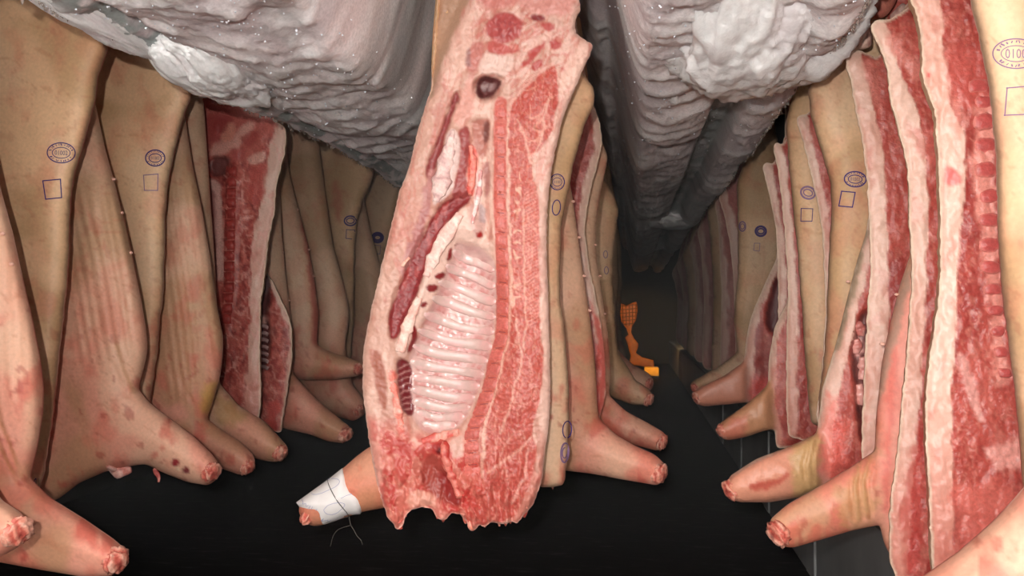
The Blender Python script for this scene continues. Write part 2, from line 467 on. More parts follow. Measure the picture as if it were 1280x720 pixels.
def bits(name, parent, pts, size, mat, seed, col, stretch=1.0):
    rng = np.random.default_rng(seed); V = []; fc = []
    tet = np.array([[1, 1, 1], [1, -1, -1], [-1, 1, -1], [-1, -1, 1]]) * 0.6
    for k, p in enumerate(pts):
        q, _ = np.linalg.qr(rng.normal(size=(3, 3)))
        s = size * rng.uniform(0.5, 1.3)
        v = (tet @ q) * s; v[:, 2] *= stretch
        V.append(v + p); a = 4 * k
        fc += [(a, a + 1, a + 2), (a, a + 3, a + 1), (a, a + 2, a + 3), (a + 1, a + 3, a + 2)]
    V = np.vstack(V)
    o = link_mesh(name, V, fc, mat, parent, np.tile(lin(col), (len(V), 1)), np.zeros(len(fc), bool)); o['kind'] = 'stuff'
    return o
rng = np.random.default_rng(4)
for dct, g, xa, xb in ((ductL, gL, -1.11, -0.6), (ductR, gR, -0.08, 0.44)):
    x = rng.uniform(xa, xb, 700); y = np.exp(rng.uniform(math.log(1.5), math.log(9), 700))
    z = duct_h(g, x, y) - 0.0045
    bits('ice_crystals', dct, np.stack([x, y, z], 1), 0.0026, M_ICE, 6, (240, 245, 255))
for dct, g, xe, sg in ((ductL, gL, -1.11, -1), (ductR, gR, 0.445, 1)):
    y = np.exp(rng.uniform(math.log(1.3), math.log(8), 2600)); x = xe + sg * rng.uniform(-0.03, 0.008, 2600)
    z = duct_h(g, x, y) - rng.uniform(0, 0.008, 2600)
    bits('frost_fringe', dct, np.stack([x, y, z], 1), 0.0028, M_FROST, 7, (150, 138, 130), 1.8)
# ------------------------------------------------------------------ flesh colours
def skin_col(s, kind, seed, pink=0.0, cold=0.0):
    px, py = s.px, s.py; mpp = s.mpp
    X = px * mpp + seed * 3.1; Yv = py * mpp
    z = 0.95 + (385 - py) * mpp
    low = np.clip(sst(1.15, 0.55, z) + pink, 0, 1)
    if kind == 'back': base = mix(np.tile(lin((230, 188, 148)), (s.n, 1)), (222, 172, 142), low * 0.8)
    else: base = mix(np.tile(lin((226, 184, 154)), (s.n, 1)), (226, 156, 134), low)
    n1 = fbm(X * 5, Yv * 4, seed, 3); n2 = fbm(X * 16, Yv * 13, seed + 7, 3); n3 = fbm(X * 45, Yv * 36, seed + 9, 2)
    base = mix(base, (176, 138, 96), sst(0.52, 0.72, n1) * 0.55)
    base = mix(base, (228, 198, 166), sst(0.5, 0.32, n1) * 0.4)
    k = 0.35 + 0.65 * low
    base = mix(base, (216, 116, 98), sst(0.50, 0.80, n2) * k * 0.6)
    base = mix(base, (200, 82, 70), sst(0.66, 0.82, fbm(X * 20 + 9, Yv * 11, seed + 13, 4)) * k * 0.6)
    base = mix(base, (165, 60, 52), sst(0.80, 0.9, n3) * k * 0.5)
    base = mix(base, (150, 70, 58), sst(0.9, 0.98, fbm(X * 90, Yv * 90, seed + 15, 2)) * 0.2)
    sc = ridge(X * 8 + Yv * 3, Yv * 16 - X * 5, seed + 19, 2)
    base = mix(base, (190, 120, 90), sst(0.965, 0.99, sc) * 0.35)
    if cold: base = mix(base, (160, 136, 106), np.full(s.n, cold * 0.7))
    return base

def edge_dark(s, c, w=0.007, col=(140, 112, 92), k=0.6):
    return mix(c, col, sst(w, w * 0.2, s.d) * k)

def flesh_back(s, seed=0):
    X = s.px * s.mpp; Yv = s.py * s.mpp
    c = np.tile(lin((226, 180, 162)), (s.n, 1))
    return mix(c, (178, 82, 74), sst(0.42, 0.6, fbm(X * 7, Yv * 5, 91 + seed, 3)))

def meat_col(px, py, mpp, seed):
    X = px * mpp; Yv = py * mpp
    c = np.tile(lin((188, 86, 76)), (len(px), 1))
    c = mix(c, (156, 58, 54), sst(0.45, 0.75, fbm(X * 14, Yv * 7, seed, 3)) * 0.7)
    c = mix(c, (206, 112, 100), sst(0.5, 0.25, fbm(X * 34, Yv * 16, seed + 3, 3)) * 0.6)
    c = mix(c, (226, 156, 140), sst(0.93, 1.0, ridge(X * 38, Yv * 20, seed + 5, 3)) * 0.45)
    c = mix(c, (216, 140, 124), sst(0.58, 0.80, fbm(X * 130, Yv * 70, seed + 8, 2)) * 0.4)
    c = mix(c, (140, 46, 46), sst(0.62, 0.80, fbm(X * 110, Yv * 60, seed + 18, 2)) * 0.3)
    return c * np.array([0.82, 0.75, 0.74])

def fat_col(px, py, mpp, seed, red=0.25):
    X = px * mpp; Yv = py * mpp
    c = np.tile(lin((242, 202, 184)), (len(px), 1))
    c = mix(c, (230, 168, 150), sst(0.48, 0.75, fbm(X * 9, Yv * 5, seed + 31, 3)) * 0.7)
    z = 0.95 + (385 - py) * mpp
    c = mix(c, (222, 128, 112), sst(0.85, 0.45, z) * 0.75)
    c = mix(c, (205, 82, 72), sst(0.66, 0.8, fbm(X * 40, Yv * 26, seed + 33, 2)) * red)
    return c * np.array([0.80, 0.77, 0.76])

def cut_col(s, fat, side, seed, blobs=(), veins=0):
    """split face: a strip of back fat outside, lean meat inside"""
    px, py = s.px, s.py
    fp = np.asarray(fat, float); fx = np.interp(py, fp[:, 1], fp[:, 0])
    wob = (fbm(px * 0.12, py * 0.05, seed, 3) - 0.5) * 7
    t = (px - fx + wob) if side == 'L' else (fx - px + wob)
    m = sst(-1.5, 1.5, t)
    c = fat_col(px, py, s.mpp, seed)
    mt = meat_col(px, py, s.mpp, seed)
    c = c + (mt - c) * m[:, None]
    if veins:
        c = mix(c, (222, 160, 148), sst(0.86, 0.98, ridge(px * 0.07, py * 0.05, seed + 40, 3)) * veins)
        c = mix(c, (110, 36, 38), sst(0.62, 0.8, fbm(px * 0.16, py * 0.09, seed + 44, 3)) * m * 0.6)
        c = mix(c, (212, 120, 108), sst(0.6, 0.78, fbm(px * 0.22, py * 0.12, seed + 47, 3)) * m * 0.6)
    c = mix(c, (236, 214, 190), sst(0.006, 0.002, s.d) * 0.8)        # pale rind edge
    for poly, rgb, soft, k in blobs:
        c = mix(c, rgb, mask(poly, px, py, soft, soft * 1.2, 0.1, seed + 3) * k)
    return c

# ------------------------------------------------------------------ parts shared by the sides of pork
def hung(pts, Z, rail):
    """close an outline (right edge down, bottom, left edge up) with the shank that reaches the rail's hook"""
    xr = 790 + RAILS[rail] * F / Z; m = F / Z
    yt = lambda z: 385 - (z - 0.95) * m
    return [(xr - 0.075 * m, yt(1.93)), (xr - 0.04 * m, yt(2.1)), (xr - 0.03 * m, yt(2.22)), (xr + 0.03 * m, yt(2.22)), (xr + 0.04 * m, yt(2.1)), (xr + 0.075 * m, yt(1.93))] + list(pts)

def hook(parent, x, y, z):
    """steel S hook from the shank up to the rail"""
    pts = []
    for k in range(9):
        a = math.pi * (1.0 + k / 8.0); pts.append((x + 0.03 * math.cos(a), y, z + 0.03 * math.sin(a)))
    pts.append((x + 0.03, y, z + 0.09))
    for k in range(7):
        a = -0.3 + math.pi * k / 6.0; pts.append((x + 0.03 * math.cos(a), y, 2.43 + 0.02 * math.sin(a)))
    V, f = tube(pts, 0.006, 6)
    o = link_mesh('hook', V, f, M_STEEL, parent); o['label'] = 'steel hanging hook'

def cut_end(parent, s, x, y, r, ang, seed=0, lift=0.0, tone=(214, 138, 118)):
    """the raw knobbly end of a foreleg: torn flesh around sawn bone; ang = direction of the leg in the picture plane, degrees down from right"""
    v, f = ico(4)
    a = math.radians(ang); ax = np.array([math.cos(a), -0.55, -math.sin(a)]); ax /= np.linalg.norm(ax)
    u = np.cross(ax, (0, 1, 0)); u /= np.linalg.norm(u); w = np.cross(u, ax)
    rr = r * s.mpp
    n = fbm(v[:, 0] * 3.5 + seed * 7, v[:, 1] * 3.5 + v[:, 2] * 2.9, seed + 3, 3) - 0.5
    rim = ridge(v[:, 1] * 4.0 + seed, v[:, 2] * 4.0, seed + 5, 2) - 0.5
    n2 = fbm(v[:, 0] * 9 + seed * 3, v[:, 1] * 9 + v[:, 2] * 7.7, seed + 9, 2) - 0.5
    k = 0.86 * (1 + 0.42 * n + 0.2 * rim * (v[:, 0] > 0) + 0.22 * n2) * 1.02
    flat = np.where(v[:, 0] > 0, 0.55, 0.9)
    c0 = P(np.array([x]), np.array([y]), s.Z - lift - 0.6 * float(s.off(np.array([x * 1.0]), np.array([y * 1.0]))[0]))[0]; c0 = c0 + ax * rr * 0.16
    V = c0 + (v[:, 0] * k * flat)[:, None] * ax * rr + (v[:, 1] * k)[:, None] * w * rr * 1.0 + (v[:, 2] * k)[:, None] * u * rr
    c = np.tile(lin(tone), (len(V), 1))
    c = mix(c, (182, 70, 60), sst(0.05, -0.16, n) * 0.75)
    c = mix(c, (228, 184, 164), sst(0.08, 0.25, n) * 0.6)
    c = mix(c, (120, 40, 38), sst(0.12, -0.05, np.hypot(v[:, 1], v[:, 2]) - 0.25) * (v[:, 0] > 0) * 0.6)
    o = link_mesh('cut_end', V, f, M_CUT, parent, c); o['label'] = 'raw cut end of the foreleg'
    return o

def teat(parent, s, x, y, r=2.2):
    v, f = ico(2)
    c0 = s.S(np.array([x]), np.array([y]), 0.002)[0]
    rr = r * s.mpp
    V = c0 + v * np.array([1.3, 1.0, 0.9]) * rr
    link_mesh('teat', V, f, M_SKIN, parent, np.tile(lin((226, 176, 158)), (len(V), 1)))

_font = {}
def text_pts(txt):
    if txt not in _font:
        cu = bpy.data.curves.new('t', 'FONT'); cu.body = txt; cu.align_x = 'CENTER'; cu.align_y = 'CENTER'; cu.resolution_u = 2
        o = bpy.data.objects.new('t', cu); COL.objects.link(o)
        dg = bpy.context.evaluated_depsgraph_get(); me = o.evaluated_get(dg).to_mesh()
        v = np.array([q.co[:2] for q in me.vertices]); f = [tuple(p.vertices) for p in me.polygons]
        o.evaluated_get(dg).to_mesh_clear(); bpy.data.objects.remove(o); bpy.data.curves.remove(cu)
        v = (v - (v.min(0) + v.max(0)) / 2) / (v.max(0) - v.min(0)).max()
        _font[txt] = (v, f)
    return _font[txt]

def ink(parent, s, shapes, mat, lift=0.0012, label=None):
    V = []; fc = []
    for v, f in shapes:
        a = sum(len(q) for q in V); V.append(v); fc += [tuple(i + a for i in t) for t in f]
    V = np.vstack(V)
    o = link_mesh('ink_stamp', s.S(V[:, 0], V[:, 1], lift), fc, mat, parent)
    o['kind'] = 'part'; del o['kind']
    if label: o['label'] = label

def rot(v, deg, cx, cy):
    a = math.radians(deg); c, n = math.cos(a), math.sin(a)
    return np.stack([cx + v[:, 0] * c - v[:, 1] * n, cy + v[:, 0] * n + v[:, 1] * c], 1)

def oval_stamp(parent, s, cx, cy, w, h, deg=0, txt='01002', mat=None, inner=True, th=1.5):
    mat = mat or M_INK; t = np.linspace(0, 2 * np.pi, 49); sh = []
    for kx, ky, wd in ((0.5, 0.5, th), (0.32, 0.27, th * 0.7)) if inner else ((0.5, 0.5, th),):
        v, f = ribbon(np.stack([np.cos(t) * w * kx, np.sin(t) * h * ky], 1), wd); sh.append((rot(v, deg, cx, cy), f))
    if txt:
        v, f = text_pts(txt); k = w * (0.46 if inner else 0.4) * (0.6 if len(txt) < 4 else 1); v = v * np.array([k, -k * (1.25 if len(txt) > 2 else 1)])
        sh.append((rot(v, deg, cx, cy), f))
    if inner:
        rg = random.Random(int(cx * 7 + cy))
        for a0, n in ((-90, 11), (90, 9)):                       # smudged, unreadable letter strokes round the band
            for i in range(n):
                a = math.radians(a0 + (i - (n - 1) / 2) * 14 + rg.uniform(-2, 2)); k0 = 0.36 + rg.uniform(0, 0.02); k1 = 0.45 + rg.uniform(-0.02, 0.02)
                b = a + math.radians(rg.uniform(-7, 7))
                v, f = ribbon(np.array([[math.cos(a) * w * k0, math.sin(a) * h * k0], [(math.cos(a) + math.cos(b)) * w * (k0 + k1) / 4, (math.sin(a) + math.sin(b)) * h * (k0 + k1) / 4], [math.cos(b) * w * k1, math.sin(b) * h * k1]]), w * rg.uniform(0.018, 0.04))
                sh.append((rot(v, deg, cx, cy), f))
    ink(parent, s, sh, mat, label='violet oval inspection stamp')

def square_stamp(parent, s, quad, mat=None, th=1.6):
    q = np.asarray(quad, float); q = np.vstack([q, q[:1]])
    sh = []
    for a, b in zip(q[:-1], q[1:]):
        t = np.linspace(-0.03, 1.03, 7)[:, None]; sh.append(ribbon(a + (b - a) * t, th))
    ink(parent, s, sh, mat or M_INK, label='violet square stamp outline')

def side(label, poly, Z, group, rail, top=None, name='pork_side'):
    """root of one hanging side at the point where its hook takes the rail"""
    py = np.array([q[1] for q in poly]); i = py.argmin()
    tp = P(np.array([790 + RAILS[rail] * F / Z]), np.array([py[i]]), Z)[0]
    t = thing(name, tuple(tp), label, 'carcass', group)
    hook(t, tp[0], tp[1], tp[2] - 0.03)
    return t

LEFT = 'sides of pork hanging in the left row'; RIGHT = 'sides of pork hanging in the right row'; MID = 'sides of pork hanging in the middle row'

def folds(lines, amp=0.004, w=3.0):
    def r(px, py, d):
        k = 0
        for ln in lines: k = k - amp * lmask(ln, px, py, w, w, 0.8) + amp * 0.7 * lmask(np.asarray(ln, float) + (w * 1.8, 0), px, py, w, w, 0.8)
        return k
    return r

def wrinkles(box, mpp, pitch=11.0, amp=0.0028, slope=0.12, seed=2):
    """upright folds of slack belly skin"""
    x0, y0, x1, y1 = box
    def r(px, py, d):
        m = sst(x0 - 6, x0 + 8, px) * sst(x1 + 4, x1 - 6, px) * sst(y0, y0 + 50, py) * sst(y1, y1 - 40, py)
        u = (px - slope * (py - y0)) / pitch + (fbm(px * 0.02, py * 0.006, seed, 2) - 0.5) * 1.6
        k = 0.5 + 0.5 * np.cos(u * 2 * np.pi)
        return amp * m * (k ** 0.6 - 0.6)
    return r

def add_relief(*fs):
    return lambda px, py, d: sum(f(px, py, d) for f in fs)
def lumpy(seed, amp=0.004, sc=9.0, mpp=0.002):
    return lambda px, py, d: amp * (fbm(px * mpp * sc, py * mpp * sc, seed, 3) - 0.5) * 2 * sst(0, 0.03, d)

def skin_side(label, poly, Z, group, rail, kind, seed, step=4.0, pink=0.0, relief=None, tip=None, Tf=0.065, R=0.11, Tb=0.035, rag=0.0, fold_paint=(), cold=0.0, blobs=(), dark_edge=True):
    t = side(label, poly, Z, group, rail)
    rl = lumpy(seed, 0.005, 8, Z / F)
    if relief: rl = add_relief(rl, relief)
    if kind == 'back': Tf = min(Tf, 0.045); R = min(R, 0.075); rag = max(rag, 1.0)
    s = Slab(poly, Z, step, R=R, Tf=Tf, Tb=Tb, Ef=0.005, Eb=0.006, relief=rl, rag=rag, seed=seed)
    c = skin_col(s, kind, seed, pink, cold)
    if dark_edge and kind == 'back': c = edge_dark(s, c, 0.008)
    for ln in fold_paint: c = mix(c, (178, 128, 84), lmask(ln, s.px, s.py, 2.0, 2.0, 1.0) * 0.55)
    for pl, rgb, soft, k in blobs: c = mix(c, rgb, mask(pl, s.px, s.py, soft, soft, 0.1, seed) * k)
    ho = s.build('hide', M_SKIN, t, c, flesh_back(s, seed))
    if tip: cut_end(t, s, *tip, seed=seed).parent = ho
    return t, s

def cut_side(label, poly, Z, group, rail, fat, sd, seed, step=3.5, blobs=(), relief=None, Tb=0.07, rag=1.2, cold=0.0, tip=None, Tf=0.012, R=0.05, veins=0):
    t = side(label, poly, Z, group, rail)
    base = lambda px, py, d: 0.0035 * (fbm(px * 0.09, py * 0.05, seed + 2, 3) - 0.5) * 2 + 0.0012 * (fbm(px * 0.3, py * 0.2, seed + 12, 2) - 0.5) * 2
    rl = add_relief(base, relief) if relief else base
    s = Slab(poly, Z, step, R=R, Tf=Tf, Tb=Tb, Ef=0.006, Eb=0.004, relief=rl, rag=rag, seed=seed, nblur=2)
    c = cut_col(s, fat, sd, seed, blobs, veins)
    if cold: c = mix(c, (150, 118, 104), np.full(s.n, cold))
    fp = np.asarray(fat, float); fx = np.interp(s.py, fp[:, 1], fp[:, 0]); wob = (fbm(s.px * 0.12, s.py * 0.05, seed, 3) - 0.5) * 7
    isfat = (((s.px - fx + wob) if sd == 'L' else (fx - s.px + wob)) < 0).astype(float)
    s.build_parts(t, c, skin_col(s, 'back', seed), [('back_fat', isfat, M_FAT), ('lean_meat', None, M_CUT)])
    if tip: cut_end(t, s, *tip, seed=seed)
    return t, s
# ------------------------------------------------------------------ the big side of pork in the middle, split face to the front
HZ = 2.28
hero_poly = hung([(724, -60), (726, -20), (724, 2), (726, 11), (721, 20), (718, 28), (720, 42), (731, 50), (741, 55), (738, 68), (731, 81), (721, 106), (711, 128), (702, 152), (696, 178), (690, 210), (686, 240),
    (684, 262), (683, 300), (684, 340), (686, 400), (687, 440), (688, 480), (687, 520), (684, 545), (681, 565), (678, 598), (672, 616), (666, 632), (655, 644), (645, 656), (640, 650), (634, 655), (622, 655), (612, 652), (606, 660), (600, 655),
    (594, 663), (587, 660), (583, 652), (575, 643), (564, 641), (556, 651), (546, 648), (541, 636), (528, 634), (515, 637), (507, 645), (503, 658), (497, 663), (492, 656), (485, 648), (478, 628), (470, 600), (463, 562), (457, 520),
    (453, 482), (454, 440), (461, 400), (475, 340), (487, 290), (499, 240), (511, 210), (523, 160), (539, 110), (543, 50), (547, 0), (556, -60)], HZ, 1)
Z_K = [(572, 303), (600, 309), (618, 326), (620, 360), (619, 395), (612, 440), (603, 470), (593, 500), (580, 525), (565, 539), (545, 545), (528, 538), (516, 523), (512, 505), (512, 470), (511, 448), (524, 420), (538, 388), (553, 352)]
Z_B = [(590, 243), (586, 253), (572, 265), (560, 281), (546, 300), (537, 322), (528, 348), (518, 375), (508, 396), (500, 416), (494, 426), (487, 424), (485, 405), (489, 385), (497, 362), (507, 340), (517, 318), (528, 296), (540, 275), (553, 255), (570, 245)]
Z_D = [(497, 449), (507, 448), (514, 455), (515, 472), (513, 490), (517, 510), (516, 521), (505, 516), (500, 500), (498, 480), (496, 465)]
Z_HOLE = [(596, 101), (604, 94), (616, 97), (627, 101), (624, 112), (617, 121), (605, 126), (597, 122), (594, 110)]
Z_M = [(640, 128), (655, 103), (670, 94), (684, 86), (692, 80), (697, 88), (698, 110), (697, 131), (690, 165), (678, 182), (667, 195), (664, 211), (671, 237), (673, 262), (674, 334), (675, 398), (677, 425), (679, 445), (677, 480), (674, 502), (668, 528),
       (664, 545), (671, 556), (668, 587), (659, 613), (646, 643), (632, 652), (606, 657), (583, 653), (578, 620), (600, 590), (600, 545), (606, 520), (620, 480), (630, 440), (635, 400), (637, 340), (635, 280), (634, 200), (632, 150)]
Z_W = [(575, 262), (585, 257), (598, 262), (606, 292), (613, 318), (620, 332), (600, 318), (578, 310), (562, 332), (548, 366), (533, 398), (523, 412), (517, 428), (511, 442), (504, 449), (495, 446), (493, 432), (500, 417), (508, 400), (518, 378), (528, 350), (537, 323), (546, 300), (556, 283)]
Z_LEAF = [(563, 158), (574, 166), (575, 190), (570, 213), (566, 235), (554, 250), (542, 259), (541, 240), (547, 215), (553, 190), (558, 170)]
Z_A = [(571, 113), (576, 117), (567, 140), (557, 168), (551, 192), (546, 206), (540, 222), (531, 223), (534, 206), (541, 187), (552, 160), (562, 132)]
Z_CLEFT = [(528, 572), (540, 567), (552, 578), (563, 590), (572, 610), (578, 628), (572, 634), (556, 629), (541, 620), (529, 607), (523, 590)]
RIBS = [((566, 313), (618, 337)), ((557, 331), (619, 357)), ((548, 351), (620, 377)), ((540, 372), (620, 397)), ((530, 393), (618, 416)), ((522, 413), (615, 434)), ((516, 432), (610, 451)), ((513, 451), (605, 467)), ((513, 469), (600, 482)),
        ((513, 486), (594, 497)), ((515, 502), (588, 510)), ((519, 516), (581, 522)), ((527, 529), (571, 532))]

def hero_relief(px, py, d):
    h = 0.0025 * (fbm(px * 0.07, py * 0.07, 1, 3) - 0.5) * 2 + 0.0012 * (fbm(px * 0.35, py * 0.35, 2, 2) - 0.5) * 2
    h = h - 0.040 * mask(Z_K, px, py, 26)
    h = h - 0.008 * mask(Z_K, px, py, 5)
    h = h - 0.014 * mask(Z_B, px, py, 5, 3) - 0.012 * mask(Z_D, px, py, 4, 2)
    h = h - 0.030 * mask(Z_HOLE, px, py, 6, 3)
    h = h + 0.008 * mask(Z_LEAF, px, py, 8) + 0.007 * mask(Z_W, px, py, 7, 2)
    h = h - 0.010 * mask(Z_A, px, py, 4, 2)
    h = h - 0.018 * mask(Z_CLEFT, px, py, 12)
    h = h - 0.010 * mask([(586, 150), (612, 150), (614, 300), (600, 305), (588, 250)], px, py, 8, 4)
    h = h + 0.010 * mask([(640, 400), (668, 400), (676, 445), (672, 500), (655, 545), (640, 560), (630, 520), (632, 460)], px, py, 18)   # shoulder muscle
    h = h + 0.008 * mask([(650, 110), (688, 90), (694, 130), (676, 176), (655, 150)], px, py, 14)
    for c in ((630, 34, 24, 19), (614, 60, 14, 9), (690, 35, 16, 14), (672, 78, 18, 12)):
        h = h + 0.006 * np.clip(1 - ((px - c[0]) / c[2]) ** 2 - ((py - c[1]) / c[3]) ** 2, 0, 1)
    h = h - 0.03 * mask([(530, -90), (590, -90), (584, 0), (566, 36), (550, 74), (540, 112), (526, 124), (530, 40)], px, py, 10)
    low = sst(540, 600, py)
    h = h + low * 0.011 * (fbm(px * 0.11, py * 0.05, 8, 3) - 0.5) * 2
    h = h + 0.0030 * (fbm(px * 0.16, py * 0.10, 18, 3) - 0.5) * 2 * sst(150, 60, py)
    return h

t = side('big split side of pork in front, white ribs and red loin facing the camera', hero_poly, HZ, MID, 1)
hero = t
s = Slab(hero_poly, HZ, 1.5, R=0.022, Tf=0.012, Tb=0.0, Ef=0.004, Eb=0.05, relief=hero_relief, it=1, rag=0.9, ragsc=0.35, seed=3, nblur=2)
# rounded skin side behind
prb = np.sqrt(np.clip(1 - (1 - np.clip(s.d / 0.13, 0, 1)) ** 2, 0, 1)); s.V[s.n:, 1] = HZ + 0.006 + 0.082 * prb
px, py = s.px, s.py; mpp = s.mpp
c = fat_col(px, py, mpp, 3, 0.35)
c = mix(c, (240, 208, 194), mask([(690, 60), (742, 50), (735, 80), (700, 170), (690, 260), (690, 540), (676, 540), (680, 440), (672, 240), (665, 200), (690, 150)], px, py, 4) * 0.6)
def streak(ang, along, across, seed, lo=0.8, hi=0.97, o=3):
    a = math.radians(ang); u = px * math.cos(a) + py * math.sin(a); v = -px * math.sin(a) + py * math.cos(a)
    return sst(lo, hi, ridge(u / along, v / across, seed, o))
c = mix(c, (246, 214, 198), sst(0.5, 0.25, fbm(px * 0.06, py * 0.02, 201, 3)) * 0.7)
c = mix(c, (214, 132, 120), streak(100, 60, 9, 202) * sst(400, 250, py) * 0.45)
c = mix(c, (206, 112, 102), streak(135, 26, 9, 203, 0.75) * mask([(590, -60), (730, -60), (740, 60), (700, 90), (640, 130), (590, 120)], px, py, 12) * 0.6)
c = mix(c, (248, 224, 212), streak(130, 30, 12, 204, 0.7) * mask([(590, -60), (730, -60), (730, 60), (640, 110), (590, 120)], px, py, 12) * 0.5)
mt = meat_col(px, py, mpp, 7)
mt = mix(mt, (216, 106, 92), np.full(s.n, 0.6))
mt = mix(mt, (234, 168, 150), streak(95, 40, 7, 205, 0.86, 0.99) * 0.5)
mt = mix(mt, (190, 78, 72), sst(0.5, 0.75, fbm(px * 0.09, py * 0.05, 206, 3)) * 0.5)
def lay(c, poly, rgb, soft=1.6, k=1.0, warp=2.0, seed=3): return mix(c, rgb, mask(poly, px, py, soft, warp, 0.09, seed) * k)
m = mask(Z_M, px, py, 1.6, 2.0, 0.09, 4)[:, None]; c = c + (mt - c) * m
# streaked outer loin and the fat seams between the muscles
st = sst(0.45, 0.75, np.sin((py + (px - 655) * 0.55) * 1.35 + 3 * fbm(px * 0.1, py * 0.06, 5)) * 0.5 + 0.5) * mask([(656, 235), (672, 242), (674, 330), (675, 400), (662, 412), (656, 380), (654, 300)], px, py, 4)
c = mix(c, (234, 166, 146), st * 0.55)
for ln, w, col in (([(634, 146), (636, 220), (637, 300), (639, 350), (637, 400), (631, 440), (622, 478), (611, 512), (604, 545), (603, 596)], 1.9, (240, 198, 178)),
                   ([(614, 150), (612, 200), (614, 250), (619, 300), (621, 340), (620, 380), (618, 410), (611, 440), (603, 470), (593, 500), (580, 524)], 2.3, (244, 212, 196)),
                   ([(655, 262), (655, 330), (658, 400), (655, 440)], 1.2, (236, 180, 160)), ([(664, 545), (650, 562), (628, 578), (610, 590)], 1.6, (232, 170, 152)),
                   ([(645, 400), (652, 450), (640, 500), (626, 540)], 1.3, (236, 182, 164)), ([(664, 205), (655, 170), (646, 150)], 1.2, (238, 188, 170)),
                   ([(660, 560), (655, 600), (640, 630)], 1.6, (230, 170, 156)), ([(686, 120), (676, 176), (664, 200)], 1.0, (236, 190, 172)),
                   ([(690, 80), (668, 96), (645, 120), (636, 140)], 2.0, (234, 186, 172)), ([(608, 100), (640, 84), (662, 60), (690, 40)], 2.2, (238, 200, 186))):
    c = mix(c, col, lmask(ln, px, py, w, 1.2, 2.0) * 0.85)
c = mix(c, (208, 108, 94), lmask([(626, 129), (625, 256), (628, 330), (628, 398), (627, 420), (620, 445), (613, 478), (602.5, 510), (590, 542), (590, 600)], px, py, 8, 1.5, 1.0))
net = ridge(px * 0.055, py * 0.055, 61, 2) * mask([(640, 210), (655, 210), (655, 400), (636, 400)], px, py, 5)
c = mix(c, (240, 190, 166), sst(0.82, 0.95, net) * 0.9)
rad = sst(0.9, 0.99, ridge(px * 0.05 + py * 0.02, py * 0.03, 63, 2)) * mask([(652, 108), (690, 88), (696, 130), (684, 170), (664, 190), (648, 150)], px, py, 5)
c = mix(c, (240, 180, 160), rad * 0.7)
fan = sst(0.86, 0.97, ridge((px + py * 0.7) * 0.05, (py - px * 0.6) * 0.018, 65, 2)) * mask([(612, 430), (676, 430), (672, 520), (640, 560), (604, 560)], px, py, 8)
c = mix(c, (236, 176, 156), fan * 0.35)
c = mix(c, (238, 180, 160), sst(0.9, 1.0, ridge(px * 0.11, py * 0.045, 66, 3)) * mask(Z_M, px, py, 5) * 0.4)
# pelvis and ham
c = lay(c, [(608, 30), (620, 16), (640, 16), (654, 28), (650, 46), (634, 56), (618, 52), (608, 42)], (190, 92, 90), 3)
c = mix(c, (160, 66, 70), mask([(615, 28), (640, 22), (648, 40), (628, 50)], px, py, 6, 4) * sst(0.4, 0.7, fbm(px * 0.3, py * 0.3, 71, 2)) * 0.8)
c = lay(c, [(608, 54), (620, 50), (642, 62), (650, 56), (648, 66), (622, 69), (608, 66)], (206, 110, 104), 2)
c = lay(c, [(634, 56), (650, 54), (650, 63), (636, 64)], (214, 130, 116), 1.5)
c = lay(c, [(650, -30), (716, -30), (716, 18), (690, 20), (665, 16), (648, 8)], (222, 162, 152), 5)
c = lay(c, [(600, -60), (650, -60), (648, 6), (612, 14), (596, 0)], (214, 140, 130), 6)
c = lay(c, [(662, 18), (678, 18), (684, 26), (672, 28), (662, 24)], (140, 44, 44), 2)
for pl in ([(676, 28), (692, 28), (696, 38), (680, 40)], [(684, 54), (700, 48), (702, 58), (690, 66)], [(650, 82), (668, 62), (682, 50), (676, 66), (656, 84)], [(664, 80), (680, 72), (682, 84), (668, 92)], [(696, 84), (704, 80), (708, 88), (700, 92)], [(618, 66), (634, 70), (626, 76)]):
    c = lay(c, pl, (190, 74, 72), 2.5, 0.9, 4)
c = lay(c, [(604, 66), (618, 68), (642, 70), (638, 88), (628, 98), (618, 92), (604, 95), (596, 90)], (240, 214, 202), 2.5)
c = lay(c, Z_HOLE, (104, 58, 58), 2)
c = lay(c, [(598, 106), (612, 104), (610, 112), (600, 113)], (150, 120, 118), 2, 0.8)  # grey highlights inside the hole, painted into the colour here and below
c = lay(c, [(612, 104), (622, 104), (618, 116), (610, 118)], (168, 140, 138), 2, 0.6)
c = lay(c, [(588, 56), (603, 50), (606, 60), (600, 82), (592, 92), (582, 88), (584, 70)], (208, 138, 128), 3)
c = lay(c, [(583, 60), (588, 58), (588, 84), (582, 84)], (160, 120, 118), 2, 0.8)
# flank
c = lay(c, Z_A, (154, 74, 74), 2)
c = lay(c, [(576, 120), (586, 96), (594, 100), (592, 140), (586, 156), (572, 158), (566, 150)], (232, 178, 164), 2.5)
c = lay(c, [(534, 214), (548, 212), (541, 240), (528, 292), (514, 330), (502, 352), (500, 340), (514, 300), (524, 262)], (200, 146, 142), 3, 0.95, 4)
c = lay(c, [(530, 255), (540, 252), (530, 285), (516, 318), (508, 322), (516, 290)], (176, 104, 102), 3, 0.6, 5)
c = lay(c, Z_B, (150, 60, 62), 1.6)
c = mix(c, (190, 90, 86), sst(0.55, 0.7, fbm(px * 0.16, py * 0.05, 74, 3)) * mask(Z_B, px, py, 3) * 0.6)
c = lay(c, [(574, 160), (586, 157), (588, 195), (583, 225), (588, 246), (568, 252), (564, 240), (571, 215), (575, 190)], (168, 84, 82), 2)
c = lay(c, Z_LEAF, (240, 220, 214), 2)
c = lay(c, [(590, 150), (612, 148), (612, 185), (604, 200), (594, 190), (590, 170)], (196, 134, 120), 3)
